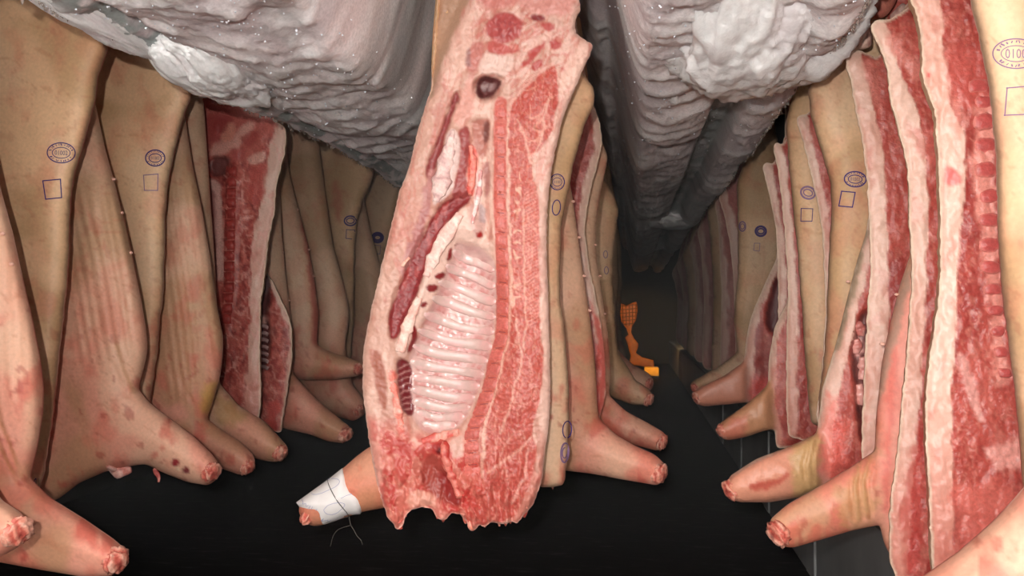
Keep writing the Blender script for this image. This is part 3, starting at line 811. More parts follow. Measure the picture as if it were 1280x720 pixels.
c = lay(c, [(603, 152), (611, 150), (612, 176), (606, 182)], (110, 62, 58), 2, 0.8)
c = lay(c, [(588, 178), (597, 188), (598, 220), (592, 246), (583, 244), (586, 215), (586, 195)], (234, 100, 86), 2)
c = lay(c, [(596, 212), (604, 210), (603, 240), (600, 262), (592, 262), (594, 236)], (238, 214, 206), 2)
c = lay(c, [(604, 206), (613, 200), (613, 240), (606, 250)], (168, 104, 98), 2, 0.8)
c = lay(c, Z_W, (243, 216, 202), 1.8)
c = lay(c, [(586, 254), (604, 252), (606, 292), (598, 300), (588, 285)], (226, 188, 180), 2, 0.8)
c = lay(c, [(598, 252), (607, 256), (606, 282), (598, 280)], (170, 158, 162), 2, 0.7, 3)
c = lay(c, [(593, 290), (602, 286), (606, 297), (595, 299)], (176, 48, 48), 1.5)
for pl in ([(566, 306), (572, 304), (590, 309), (592, 312), (570, 310)], [(560, 318), (566, 306), (567, 318), (560, 328), (557, 326)], [(541, 344), (553, 338), (560, 342), (551, 351), (543, 349)], [(532, 356), (542, 353), (550, 357), (543, 366), (532, 363)],
           [(523, 382), (533, 374), (538, 380), (528, 386)], [(512, 406), (520, 404), (521, 416), (525, 424), (521, 433), (513, 440), (508, 444), (512, 430), (515, 420)]):
    c = lay(c, pl, (140, 44, 46), 1.3, 1, 1.5)
# rib basket
c = lay(c, Z_K, (236, 208, 202), 2.0)
c = mix(c, (206, 150, 150), sst(0.45, 0.8, fbm(px * 0.03, py * 0.05, 211, 3)) * mask(Z_K, px, py, 6) * 0.5)
for k, (a, b2) in enumerate(RIBS):
    if k == 0: continue
    a0, b0 = RIBS[k - 1]
    pl = [((a[0] + a0[0]) / 2 + 8, (a[1] + a0[1]) / 2), ((a[0] * 0.55 + b2[0] * 0.45 + a0[0] * 0.55 + b0[0] * 0.45) / 2, (a[1] * 0.55 + b2[1] * 0.45 + a0[1] * 0.55 + b0[1] * 0.45) / 2 + 2.5), ((b2[0] + b0[0]) / 2 - 3, (b2[1] + b0[1]) / 2)]
    sk = 0.35 + 0.65 * sst(0.35, 0.6, vnoise(px * 0.33 + py * 0.2, py * 0.05, 90 + k))
    c = mix(c, (212, 134, 130), lmask(pl, px, py, 3.2, 3.0, 2.0) * sk * 0.6)
    c = mix(c, (190, 92, 96), lmask([(q[0], q[1] + 2.6) for q in pl], px, py, 1.0, 1.0, 1.6) * sk * 0.45)
c = lay(c, Z_D, (122, 42, 48), 1.6)
for k in range(8):
    c = mix(c, (222, 178, 172), lmask([(496, 462 + k * 8), (506, 456 + k * 8), (513, 455 + k * 8)], px, py, 0.9, 0.8, 1.5) * mask(Z_D, px, py, 3) * 0.55)
# brisket, first rib and neck
c = lay(c, [(466, 436), (474, 437), (480, 458), (484, 485), (482, 515), (476, 510), (470, 482), (466, 457)], (176, 108, 88), 2.5)
for k in range(5):
    y0 = 462 + k * 17
    c = lay(c, [(485 + k * 2, y0), (495 + k * 2, y0), (498 + k * 2, y0 + 14), (488 + k * 2, y0 + 14)], (226, 126, 112), 2)
lowm = mask([(462, 525), (500, 540), (520, 545), (590, 545), (600, 600), (590, 650), (480, 660), (470, 600)], px, py, 14)
c = mix(c, (224, 112, 98), lowm * 0.55)
c = mix(c, (198, 62, 58), lowm * sst(0.5, 0.66, fbm(px * 0.06, py * 0.045, 75, 3)) * 0.8)
c = mix(c, (238, 170, 150), lowm * sst(0.6, 0.75, fbm(px * 0.3, py * 0.3, 76, 2)) * 0.55)
for pl, rgb in (([(493, 551), (506, 549), (514, 564), (508, 572), (500, 560)], (198, 84, 78)), ([(486, 546), (494, 552), (496, 562), (486, 556)], (206, 96, 88)), ([(536, 556), (552, 552), (560, 566), (552, 572), (540, 566)], (170, 44, 42)),
                ([(545, 560), (552, 558), (552, 568), (546, 570)], (84, 30, 30)), ([(492, 570), (506, 574), (510, 610), (498, 604)], (206, 92, 84)), ([(560, 600), (570, 604), (578, 630), (566, 622)], (138, 36, 36)),
                ([(513, 616), (530, 612), (546, 622), (544, 634), (528, 633), (514, 636), (506, 628)], (236, 176, 156)), ([(565, 548), (576, 542), (580, 560), (576, 574), (566, 570), (562, 560)], (230, 194, 180)), ([(510, 545), (524, 548), (528, 556), (512, 554)], (240, 186, 168))):
    c = lay(c, pl, rgb, 2.5, 0.9, 3)
c = lay(c, Z_CLEFT, (172, 80, 70), 4)
c = lay(c, [(546, 590), (562, 592), (576, 618), (574, 632), (558, 626), (548, 606)], (150, 40, 40), 5, 0.8)
HAM = [(536, -70), (592, -70), (586, 0), (570, 36), (556, 70), (545, 108), (539, 124), (530, 124), (536, 60)]
c = lay(c, HAM, (188, 158, 132), 3, 0.95, 3)
c = mix(c, (246, 222, 206), sst(0.0035, 0.0012, s.d) * 0.5)
c = c * np.array([0.80, 0.70, 0.68])
mkk = lambda q: mask(q, px, py, 1.0)
hero_parts = s.build_parts(t, c, skin_col(s, 'back', 3), [('flank_muscle', np.maximum(mkk(Z_B), mkk(Z_A)), M_CUT), ('diaphragm', mkk(Z_D), M_WET), ('rib_membrane', mkk(Z_K), M_WET), ('back_muscle', mkk(Z_M), M_CUT),
    ('back_fat', mkk([(760, 40), (760, 700), (640, 700), (646, 643), (659, 613), (668, 587), (671, 556), (664, 545), (679, 445), (675, 398), (673, 262), (664, 211), (690, 165), (698, 110), (692, 80), (715, 50)]), M_FAT), ('belly_wall', None, M_FAT)])
heroS = s

# vertebrae cut through the middle, one block each
yb = [129, 150, 172, 196, 220, 243, 266, 290, 311, 332, 353, 374, 395, 415, 435, 454, 472, 489, 505, 520, 535, 551, 566, 581, 597]
def spine_x(y): return np.interp(y, [129, 256, 330, 398, 420, 445, 478, 510, 542, 597], [626, 625, 628, 628, 627, 620, 613, 602.5, 589.5, 590])
def spine_w(y): return np.interp(y, [129, 256, 330, 398, 445, 510, 597], [14, 15.5, 16.5, 15, 17, 20, 20])
for k in range(len(yb) - 1):
    y0 = yb[k] + 0.35; y1 = yb[k + 1] - 0.35
    gy = np.linspace(y0, y1, 5); u = np.array([-0.5, -0.42, -0.15, 0.15, 0.42, 0.5])
    PY = np.repeat(gy, 6); slope = -0.10 if k < 13 else 0.04
    PX = spine_x(PY) + np.tile(u, 5) * spine_w(PY); PY2 = PY + np.tile(u, 5) * spine_w(PY) * slope * -1
    ey = np.minimum(np.arange(5), np.arange(5)[::-1]); ee = np.minimum(np.repeat(ey, 6), np.tile(np.minimum(np.arange(6), np.arange(6)[::-1]), 5))
    rng = np.random.default_rng(k)
    Fv = s.S(PX, PY2, np.where(ee == 0, -0.0012, 0.0012) + rng.uniform(-0.0004, 0.0004, 30))
    Bv = s.S(PX, PY2, -0.012)
    fc = []
    for j in range(4):
        for i in range(5): fc.append((j * 6 + i, (j + 1) * 6 + i, (j + 1) * 6 + i + 1, j * 6 + i + 1))
    rim = [i for i in range(6)] + [j * 6 + 5 for j in range(1, 5)] + [24 + i for i in range(4, -1, -1)] + [j * 6 for j in range(3, 0, -1)]
    for a, b2 in zip(rim, rim[1:] + rim[:1]): fc.append((a, b2, b2 + 30, a + 30))
    cc = np.tile(lin((200, 104, 94)) * rng.uniform(0.88, 1.06), (60, 1))
    cc[:30] = mix(cc[:30], (226, 142, 124), (ee == 0) * 0.5)
    cc[:30] = mix(cc[:30], (180, 74, 68), (rng.random(30) < 0.25) * 0.5)
    vo = link_mesh('vertebra', np.vstack([Fv, Bv]), fc, M_CUT, t, cc)
    if 0 < k < len(yb) - 2:        # dark slit of the disc under it
        xx = np.linspace(-0.22, 0.30, 6) * spine_w(yb[k + 1])
        V, f = ribbon(np.stack([spine_x(yb[k + 1]) + xx, yb[k + 1] + xx * -slope], 1), 0.8)
        link_mesh('disc_slit', s.S(V[:, 0], V[:, 1], 0.0005), f, M_CUT, t, np.tile(lin((120, 60, 66)), (len(V), 1))).parent = vo

# ribs under their glossy membrane
for k, (a, b2) in enumerate(RIBS):
    u = np.linspace(0, 1, 18)
    X = a[0] + (b2[0] - a[0]) * u; Y = a[1] + (b2[1] - a[1]) * u + 3.0 * np.sin(u * np.pi) * (1 if k > 3 else 0.4) + 1.0 * np.sin(u * 7 + k)
    C = s.S(X, Y, -0.0006)
    r = mpp * (6.4 + 0.8 * np.sin(u * 5 + k * 2)) * np.clip(np.minimum(u * 7, (1 - u) * 10) + 0.35, 0, 1)
    V, f = tube(C, r, 12, 0.33)
    cc = np.tile(lin((206, 176, 168)), (len(V), 1)); uu = np.repeat(u, 12)
    cc = mix(cc, (226, 176, 174), sst(0.45, 0.7, fbm(uu * 9 + k, np.tile(np.arange(12), 18) * 0.5, k, 2)) * 0.6)
    cc = mix(cc, (214, 140, 134), sst(0.75, 1.0, uu) * 0.5)
    link_mesh('rib', V, f, M_WET, t, cc).parent = hero_parts[2]

def lump(parent, name, sl, pts, r, lift, col, col2, seed, mat, flat=0.6, label=None):
    p = resample(np.asarray(pts, float), 2.0, False, 3); n = len(p); u = np.linspace(0, 1, n)
    C = sl.S(p[:, 0], p[:, 1], lift)
    rr = np.interp(u, np.linspace(0, 1, len(r)), r) * sl.mpp * (1 + 0.5 * (vnoise(u * n * 0.35, u * 0, seed) - 0.5))
    V, f = tube(C, rr, 12, flat)
    j = fbm(V[:, 0] * 60, V[:, 2] * 60, seed, 3) - 0.5
    V = V + (j * 0.006)[:, None] * np.array([0.5, -0.8, 0.5])
    cc = mix(np.tile(lin(col), (len(V), 1)), col2, sst(-0.05, 0.12, j))
    o = link_mesh(name, V, f, mat, parent, cc)
    if label: o['label'] = label
lump(t, 'leaf_fat', s, [(566, 162), (562, 185), (555, 210), (551, 232), (545, 252)], [3, 8, 11, 12, 4], -0.001, (226, 196, 188), (206, 164, 160), 3, M_CUT, 0.4, 'white leaf fat')
lump(t, 'fat_fringe', s, [(575, 268), (563, 286), (550, 306), (540, 326), (532, 346)], [5, 8, 9, 8, 4], 0.0, (244, 218, 206), (230, 186, 174), 4, M_CUT, 0.4)
lump(t, 'fat_fringe', s, [(524, 372), (517, 388), (511, 404), (505, 420), (500, 440)], [4, 7, 8, 8, 5], 0.001, (242, 206, 192), (228, 176, 162), 5, M_CUT, 0.45)
lump(t, 'gristle_strip', s, [(588, 182), (592, 202), (590, 224), (587, 244)], [3, 5, 5, 3], 0.001, (214, 98, 88), (226, 140, 124), 6, M_CUT, 0.6, 'bright red gristle strip')
lump(t, 'tendon', s, [(601, 212), (599, 238), (594, 262), (590, 280)], [2, 3.5, 3.5, 1.5], 0.001, (240, 216, 210), (214, 150, 146), 7, M_CUT, 0.7, 'white tendon beside the backbone')
lump(t, 'loose_shred', s, [(498, 648), (500, 656), (501, 661)], [6, 4, 2.5], -0.012, (214, 96, 84), (226, 140, 124), 8, M_CUT, 1.0)
lump(t, 'loose_shred', s, [(588, 652), (590, 657), (590, 661)], [4, 5, 3.5], -0.010, (228, 130, 108), (238, 160, 140), 9, M_CUT, 1.0)
lump(t, 'loose_shred', s, [(512, 322), (504, 330), (503, 334)], [1.5, 2.2, 2], 0.002, (236, 170, 150), (240, 190, 170), 10, M_CUT, 1.0)
lump(t, 'sternum', s, [(486, 462), (492, 490), (498, 520), (504, 545)], [4, 6, 6, 4], -0.003, (226, 130, 114), (238, 176, 160), 11, M_CUT, 0.5)
lump(t, 'neck_flesh', s, [(556, 552), (556, 572), (566, 596), (574, 622)], [5, 7, 6, 4], 0.000, (186, 62, 56), (214, 120, 106), 12, M_CUT, 0.6)
lump(t, 'neck_flesh', s, [(528, 552), (540, 548), (556, 545), (574, 540)], [4, 6, 6, 4], 0.000, (206, 92, 82), (226, 156, 140), 13, M_CUT, 0.6)
for k, (x, y) in enumerate(((493, 646), (507, 640), (545, 642), (556, 646), (606, 653), (622, 652), (640, 648), (656, 640), (580, 648), (634, 651))):
    lump(t, 'loose_shred', s, [(x, y - 8), (x + 1.5 * ((k % 3) - 1), y), (x + 2 * ((k % 3) - 1), y + 6)], [5, 3.5, 1.5], -0.011, (212, 92, 80), (232, 150, 132), 20 + k, M_CUT, 0.9)

# foreleg reaching back to the left behind it, with the paper tied round
LZ = 2.385
leg_poly = [(560, 545), (520, 545), (495, 548), (480, 552), (461, 559), (446, 570), (428, 586), (405, 603), (388, 616), (375, 628), (373, 640), (380, 653), (392, 658), (405, 656), (437, 645), (457, 639), (485, 634), (520, 632), (560, 625)]
sl = Slab(leg_poly, LZ, 2.5, R=0.075, Tf=0.055, Tb=0.05, Ef=0.001, Eb=0.001, relief=lumpy(5, 0.003, 14, LZ / F), seed=5)
cl = skin_col(sl, 'belly', 14, 0.6); cl = mix(cl, (196, 116, 84), np.full(sl.n, 0.5))
fo = sl.build('foreleg', M_SKIN, t, cl, skin_col(sl, 'belly', 14, 0.6))
cut_end(t, sl, 384, 646, 12, 214, 4).parent = fo
ham = Slab([(600, -40), (560, -50), (545, -6), (541, 40), (539, 80), (540, 110), (560, 130), (600, 120)], HZ + 0.04, 4, R=0.05, Tf=0.02, Tb=0.03, seed=2)
ham.build('ham_hide', M_SKIN, t, skin_col(ham, 'back', 9), skin_col(ham, 'back', 9))

pw = thing('paper_wrap', tuple(P(np.array([415.]), np.array([650.]), LZ)[0]), 'white handwritten paper wrapped round the foreleg end, left of the big split side', 'paper')
pq = [(370, 628), (388, 615), (409, 600), (428, 585), (434, 592), (441, 600), (449, 608), (455, 615), (457.5, 625), (455, 636), (450, 643), (437, 644), (420, 651), (405, 656), (396, 653), (386, 646), (379, 640)]
sp = Slab(pq, LZ, 1.6, R=0.078, Tf=0.066, Tb=0.058, Ef=0.002, Eb=0.001, relief=lambda px, py, d: 0.0022 * (ridge((px + py) * 0.02, (py - px) * 0.06, 5, 2) - 0.5) + 0.0012 * np.exp(-((px - (411 + (py - 600) * 0.66)) / 2.0) ** 2) * -1, it=0, seed=5)
link_mesh('paper', sp.V, sp.faces, M_PAPER, pw, None, sp.smooth)
def crop4(pts): return [(365 + x / 6.55, 580 + y / 6.55) for x, y in pts]
def pen(pts, w=0.55):
    p = resample(np.array(crop4(pts)), 0.8, False, 4); v, f = ribbon(p, w); return v, f
strokes = [[(292, 125), (330, 118), (372, 122), (392, 138), (385, 160), (352, 190), (318, 205), (295, 215), (245, 238), (200, 250), (165, 248), (152, 232)],
           [(400, 282), (445, 258), (500, 242), (545, 240), (572, 262)], [(262, 372), (290, 340), (340, 322), (400, 315), (436, 330), (420, 358), (372, 400), (330, 416), (288, 412), (262, 392), (260, 372)],
           [(78, 290), (95, 318), (78, 330), (118, 322), (112, 352), (135, 338)], [(150, 340), (128, 385)], [(168, 350), (148, 392), (178, 400), (205, 368)], [(205, 440), (222, 408), (206, 402), (180, 440)], [(192, 420), (232, 432)], [(230, 476), (262, 442), (240, 470), (300, 458), (285, 482), (322, 458)]]
V = []; fc = []
for q in strokes:
    v, f = pen(q); a = sum(len(k) for k in V); V.append(v); fc += [tuple(i + a for i in g) for g in f]
V = np.vstack(V); o = link_mesh('handwriting', sp.S(V[:, 0], V[:, 1], 0.0012), fc, M_PEN, pw); o['label'] = 'faint blue pen writing'
w0 = sp.S(*np.array(crop4([(292, 130), (298, 165), (320, 215), (345, 262), (375, 310), (415, 360), (445, 395), (468, 425)])).T, 0.0015)
V, f = tube(w0, 0.0011, 6); link_mesh('wire', V, f, M_WIRE, pw)
yw = w0[-1][1]
for q in ([(468, 425), (474, 470), (480, 502)], [(480, 502), (440, 512), (375, 535), (345, 572), (330, 610), (316, 672)], [(480, 502), (510, 545), (530, 590), (565, 620), (576, 660)]):
    C = resample(np.array(crop4(q)), 1.5, False, 3); Cw = P(C[:, 0], C[:, 1], yw)
    V, f = tube(Cw, 0.0008, 5); link_mesh('wire', V, f, M_WIRE, pw)
# ------------------------------------------------------------------ left row, near to far
Z = 1.8
t, s = skin_side('side at the left edge of which only a cut foreleg stump shows', hung([(-100, -100), (-95, 200), (-70, 450), (-40, 560), (0, 626), (22, 640), (33, 652), (34, 668), (22, 684), (0, 696), (-60, 700), (-200, 700), (-330, 640), (-360, 300), (-330, -100)], Z, 0), Z, LEFT, 0, 'belly', 101, 4, 0.5, tip=(20, 663, 22, 20))
Z = 2.08
t, s = skin_side('side of pork at the left edge with the nearest whole foreleg crossing the floor corner',
    hung([(-40, -150), (-40, 0), (-20, 150), (0, 240), (14, 290), (25, 340), (38, 395), (49, 450), (53, 485), (52, 515), (46, 555), (36, 598), (60, 622), (105, 650), (140, 674), (156, 688), (152, 706), (140, 720), (110, 722), (60, 714), (0, 703), (-100, 700), (-220, 640), (-260, 300), (-250, 0), (-200, -150)], Z, 0), Z, LEFT, 0, 'belly', 102, 3.5, 0.3,
    relief=add_relief(folds([[(-10, 480), (0, 530), (18, 575), (34, 600)], [(-18, 500), (-6, 545), (10, 580), (28, 606)]], 0.004, 2.5), wrinkles((-60, 250, 45, 520), Z / F, 15, 0.002, 0.08, 4)),
    tip=(143, 699, 20, 22), fold_paint=[[(-12, 470), (2, 530), (22, 580)], [(-20, 500), (-4, 550), (16, 590)]])
teat(t, s, 3, 292, 3); teat(t, s, 14, 330, 3)
Z = 2.45
t, s = skin_side('broad tan side of pork with crisp violet square stamp, nearest stamped one at far left',
    hung([(80, -150), (96, -20), (112, 28), (126, 36), (134, 48), (134, 60), (128, 78), (121, 98), (117, 130), (104, 180), (92, 215), (87, 250), (85, 320), (81, 370), (78, 400), (73, 440), (66, 510), (59, 560), (52, 600), (44, 618), (0, 612), (-80, 610), (-140, 560), (-170, 400), (-160, 100), (-110, -100)], Z, 0), Z, LEFT, 0, 'back', 103, 3.0, 0.0, rag=0.8)
oval_stamp(t, s, 76.5, 191, 35, 25, 2, '01002', th=1.35)
square_stamp(t, s, [(53.5, 226), (75.5, 224), (77, 247), (57, 249)], th=1.4)
square_stamp(t, s, [(43, 600), (45, 598), (45, 606), (42, 608)], th=1.0)
Z = 2.72
t, s = skin_side('wrinkled pink side with two raw pits near its foreleg end, left row',
    hung([(95, -100), (100, 40), (112, 100), (118, 130), (130, 185), (143, 232), (154, 273), (164, 318), (174, 366), (182, 415), (183, 440), (178, 464), (172, 486), (186, 504), (212, 524), (240, 544), (264, 567), (273, 580), (272, 598), (260, 607), (235, 603), (206, 592), (182, 580), (160, 583), (130, 590), (98, 604), (72, 624), (60, 628), (20, 610), (-30, 520), (-50, 300), (-40, 100), (0, -100)], Z, 0), Z, LEFT, 0, 'belly', 104, 3.0, 0.12,
    relief=add_relief(wrinkles((92, 215, 168, 470), Z / F, 12, 0.0055, 0.20, 3), folds([[(150, 440), (158, 470), (170, 488)], [(142, 455), (150, 478), (160, 492)]], 0.003, 2)),
    tip=(262, 589, 15, 18), fold_paint=[[(146, 430), (154, 462), (168, 490)]],
    blobs=[([(213, 575), (223, 572), (226, 582), (215, 584)], (140, 40, 46), 1.5, 1), ([(226, 585), (237, 582), (239, 591), (229, 593)], (120, 40, 46), 1.5, 1), ([(218, 584), (226, 582), (227, 590), (220, 591)], (236, 214, 180), 1.5, 0.8)])
for q in ((142, 224), (152, 266), (163, 316)): teat(t, s, *q, 2.6)
lump(t, 'torn_shred', s, [(134, 582), (148, 590), (164, 587)], [3, 9, 4], 0.0, (206, 130, 118), (232, 184, 172), 31, M_CUT, 0.6)
lump(t, 'torn_shred', s, [(192, 586), (199, 596), (198, 603)], [2, 4, 2], 0.0, (170, 66, 62), (220, 140, 128), 32, M_CUT, 0.6)
Z = 2.98
t, s = skin_side('tan side with smudged violet oval over a thin square, second stamped from the left',
    hung([(170, -100), (200, 40), (214, 84), (232, 93), (242, 100), (240, 116), (229, 145), (221, 175), (214, 205), (209, 235), (206, 270), (205, 320), (203, 370), (199, 400), (196, 440), (189, 490), (183, 524), (176, 536), (140, 536), (60, 530), (20, 400), (10, 200), (40, 40), (80, -60)], Z, 0), Z, LEFT, 0, 'back', 105, 3.0, 0.05, rag=0.9)
oval_stamp(t, s, 194, 197.5, 24, 20, 0, '01002', th=1.6, mat=M_INK)
square_stamp(t, s, [(179.5, 219), (197.5, 217.5), (197, 238), (180.5, 238)], M_INKF, th=1.1)
square_stamp(t, s, [(171, 507), (185, 507.5), (185, 510), (171, 509.5)], th=0.8)
Z = 3.2
t, s = skin_side('wrinkled tan side with a yellow fold at its hem, in the left row',
    hung([(215, -50), (222, 80), (230, 140), (240, 205), (252, 260), (262, 320), (270, 380), (278, 420), (278, 440), (275, 468), (267, 498), (258, 524), (280, 540), (300, 552), (316, 568), (319, 580), (313, 592), (300, 594), (280, 587), (250, 572), (200, 550), (130, 540), (100, 400), (100, 150), (120, 0)], Z, 0), Z, LEFT, 0, 'belly', 106, 3.0, 0.08,
    relief=add_relief(wrinkles((205, 200, 272, 520), Z / F, 9, 0.006, 0.13, 5), folds([[(226, 470), (234, 492), (250, 516)]], 0.004, 2)), tip=(308, 583, 12, 30),
    blobs=[([(255, 480), (272, 480), (262, 518), (252, 520)], (206, 158, 84), 5, 0.7)])
Z = 3.42
t, s = skin_side('olive-tinted side of pork, mostly hidden, its foreleg poking out under the near red split side',
    hung([(238, -50), (246, 80), (254, 130), (259, 200), (266, 300), (272, 400), (274, 480), (298, 507), (330, 527), (350, 548), (360, 560), (358, 572), (346, 578), (325, 575), (300, 566), (265, 545), (200, 530), (150, 400), (150, 150), (170, 0)], Z, 0), Z, LEFT, 0, 'belly', 107, 3.2, 0.15, tip=(349, 565, 12, 34), cold=0.25,
    blobs=[([(268, 488), (300, 510), (310, 530), (280, 530), (262, 515)], (170, 130, 78), 8, 0.7)])
Z = 3.66
fatL7 = [(310, 60), (345, 165), (337, 183), (334, 197), (327, 235), (324, 260), (318, 290), (315, 305), (313, 372), (311, 410), (308, 460), (306, 530)]
t, s = cut_side('dark red split side with pale back fat, broadest cut face in left row',
    hung([(318, 20), (330, 100), (344, 152), (356, 158), (358, 168), (357, 188), (350, 213), (345, 240), (344, 262), (339, 284), (334, 312), (330, 350), (326, 380), (325, 440), (326, 480), (325, 520), (318, 532), (290, 530), (255, 500), (240, 400), (235, 250), (238, 100), (250, 40)], Z, 0), Z, LEFT, 0, fatL7, 'R', 108, 2.2, veins=0.7,
    blobs=[([(250, 90), (340, 90), (345, 160), (320, 190), (300, 200), (262, 200), (250, 150)], (196, 104, 94), 6, 0.8), ([(258, 140), (290, 140), (296, 170), (280, 184), (260, 178)], (168, 70, 66), 4, 0.9),
           ([(262, 182), (290, 172), (312, 150), (322, 156), (300, 182), (276, 196), (262, 194)], (222, 166, 152), 3, 0.8), ([(278, 158), (292, 150), (297, 164), (284, 178), (274, 176)], (222, 150, 130), 2.5, 0.8),
           ([(260, 200), (272, 193), (288, 199), (284, 216), (272, 224), (262, 216)], (108, 58, 56), 2, 0.9), ([(262, 224), (274, 226), (280, 300), (280, 352), (270, 352), (268, 300)], (226, 178, 166), 2, 0.85),
           ([(262, 122), (276, 118), (282, 128), (270, 134)], (226, 170, 158), 2, 0.8), ([(296, 128), (318, 134), (330, 148), (312, 146)], (224, 168, 154), 2.5, 0.7), ([(290, 112), (302, 116), (306, 126), (294, 124)], (130, 50, 52), 2, 0.8), ([(268, 150), (282, 146), (288, 158), (276, 168), (266, 162)], (158, 58, 56), 2, 0.8),
           ([(300, 172), (318, 160), (326, 170), (310, 188)], (172, 74, 68), 2, 0.8), ([(288, 186), (308, 184), (304, 200), (290, 200)], (180, 84, 78), 2, 0.8), ([(308, 196), (332, 186), (334, 198), (314, 208)], (230, 182, 166), 2, 0.6),
           ([(258, 232), (268, 240), (272, 330), (268, 400), (260, 380)], (150, 84, 82), 2, 0.8), ([(312, 206), (334, 204), (330, 250), (318, 258), (308, 240)], (190, 88, 80), 3, 0.8)],
    relief=lambda px, py, d: -0.018 * mask([(260, 200), (272, 193), (288, 199), (284, 216), (272, 224), (262, 216)], px, py, 4) + 0.005 * mask([(282, 220), (298, 220), (296, 360), (286, 420), (276, 400), (280, 320)], px, py, 3))
L7t, L7s = t, s
for k in range(15):
    y = 214 + k * 13.2; x = np.interp(y, [214, 300, 360, 420], [289, 287, 286, 281]); w = 13
    xx = np.tile(np.linspace(-0.5, 0.5, 4) * w, 3) + x; yy = np.repeat([y - 6, y, y + 6], 4)
    Fv = s.S(xx, yy, np.where((np.abs(np.tile(np.linspace(-.5, .5, 4), 3)) > 0.4) | (np.repeat([1, 0, 1], 4) == 1), 0.0005, 0.0045)); Bv = s.S(xx, yy, -0.01)
    fc = [(j * 4 + i, (j + 1) * 4 + i, (j + 1) * 4 + i + 1, j * 4 + i + 1) for j in range(2) for i in range(3)]
    rim = [0, 1, 2, 3, 7, 11, 10, 9, 8, 4]; fc += [(a, b2, b2 + 12, a + 12) for a, b2 in zip(rim, rim[1:] + rim[:1])]
    link_mesh('vertebra', np.vstack([Fv, Bv]), fc, M_CUT, t, np.tile(lin((172, 66, 60)), (24, 1)))
Z = 3.9
CAV8 = [(328, 330), (335, 345), (337, 372), (333, 392), (338, 415), (336, 440), (330, 462), (322, 470), (318, 340)]
t, s = cut_side('narrow split side of pork with a dark open belly, beside the near red split side',
    hung([(310, 50), (318, 180), (326, 290), (332, 340), (342, 354), (350, 372), (357, 386), (364, 405), (366, 428), (363, 460), (359, 490), (355, 518), (350, 542), (340, 538), (328, 528), (300, 510), (270, 400), (260, 200), (262, 60)], Z, 0), Z, LEFT, 0, [(332, 300), (338, 355), (350, 385), (360, 410), (361, 430), (357, 465), (353, 500), (348, 545)], 'R', 109, 2.2, veins=0.5,
    blobs=[(CAV8, (96, 52, 52), 2, 0.95), ([(327, 395), (336, 392), (334, 404), (326, 410)], (220, 170, 160), 2, 0.9), ([(330, 344), (336, 352), (334, 372), (329, 366)], (160, 130, 128), 1.6, 0.7), ([(330, 500), (350, 500), (346, 540), (334, 536)], (206, 84, 76), 4, 0.8)],
    relief=lambda px, py, d: -0.03 * mask(CAV8, px, py, 4))
for k in range(7):
    y = 408 + k * 8.5
    C = s.S(np.array([320., 326, 332, 335]), np.array([y, y - 1, y, y + 2]), 0.004); V, f = tube(C, 0.008, 7, 0.6)
    link_mesh('rib', V, f, M_WET, t, np.tile(lin((176, 140, 138)), (len(V), 1)))
Z = 4.15
t, s = skin_side('slack side with teats down its edge, behind the narrow dark-bellied split side',
    hung([(330, 0), (338, 120), (346, 200), (350, 250), (353, 300), (357, 345), (362, 385), (366, 430), (365, 466), (391, 495), (422, 522), (438, 534), (440, 545), (431, 554), (410, 552), (387, 543), (356, 536), (320, 522), (290, 400), (280, 200), (280, 40)], Z, 0), Z, LEFT, 0, 'belly', 110, 3.2, 0.1, tip=(431, 543, 11, 30), relief=wrinkles((335, 230, 362, 440), Z / F, 7, 0.006, 0.05, 7))
for q in ((345, 248), (353, 315), (361, 376)): teat(t, s, *q, 1.9)
Z = 4.4
t, s = skin_side('slack side with a thin red belly edge and a level foreleg, left row',
    hung([(345, 20), (355, 160), (362, 220), (372, 258), (385, 308), (393, 350), (398, 390), (396, 432), (415, 441), (448, 451), (455, 458), (450, 470), (415, 475), (376, 475), (345, 465), (318, 380), (312, 200), (310, 60)], Z, 0), Z, LEFT, 0, 'belly', 111, 3.2, 0.0, cold=0.15, relief=wrinkles((350, 200, 388, 430), Z / F, 7, 0.006, 0.1, 8), tip=(447, 461, 9, 12),
    blobs=[([(374, 262), (384, 290), (394, 345), (399, 395), (397, 432), (390, 432), (390, 385), (384, 330)], (196, 92, 84), 2.5, 0.75)])
for q in ((372, 262), (386, 312), (392, 345)): teat(t, s, *q, 1.8)
Z = 4.7
t, s = skin_side('plain brownish side of pork without stamps, left of the two smallest stamped ones',
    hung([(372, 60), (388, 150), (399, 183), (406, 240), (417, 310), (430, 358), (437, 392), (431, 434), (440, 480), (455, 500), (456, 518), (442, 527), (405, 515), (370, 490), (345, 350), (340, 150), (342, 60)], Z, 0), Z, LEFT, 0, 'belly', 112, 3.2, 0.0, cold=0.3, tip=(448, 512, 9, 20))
Z = 5.05
t, s = skin_side('small side with violet oval and square near its right edge, far down left row',
    hung([(440, 60), (458, 190), (467, 216), (463, 232), (454, 247), (447, 275), (444, 300), (443, 340), (442, 400), (439, 440), (436, 480), (400, 490), (380, 400), (378, 200), (390, 80)], Z, 0), Z, LEFT, 0, 'back', 113, 3.0, 0.0, cold=0.3, blobs=[([(418, 225), (426, 225), (426, 280), (418, 280)], (190, 92, 78), 5, 0.6)])
oval_stamp(t, s, 438, 276, 15, 12, 0, None, th=1.8); square_stamp(t, s, [(433, 287), (443.5, 287.5), (443, 299), (432.5, 298)], th=0.9)
Z = 5.35
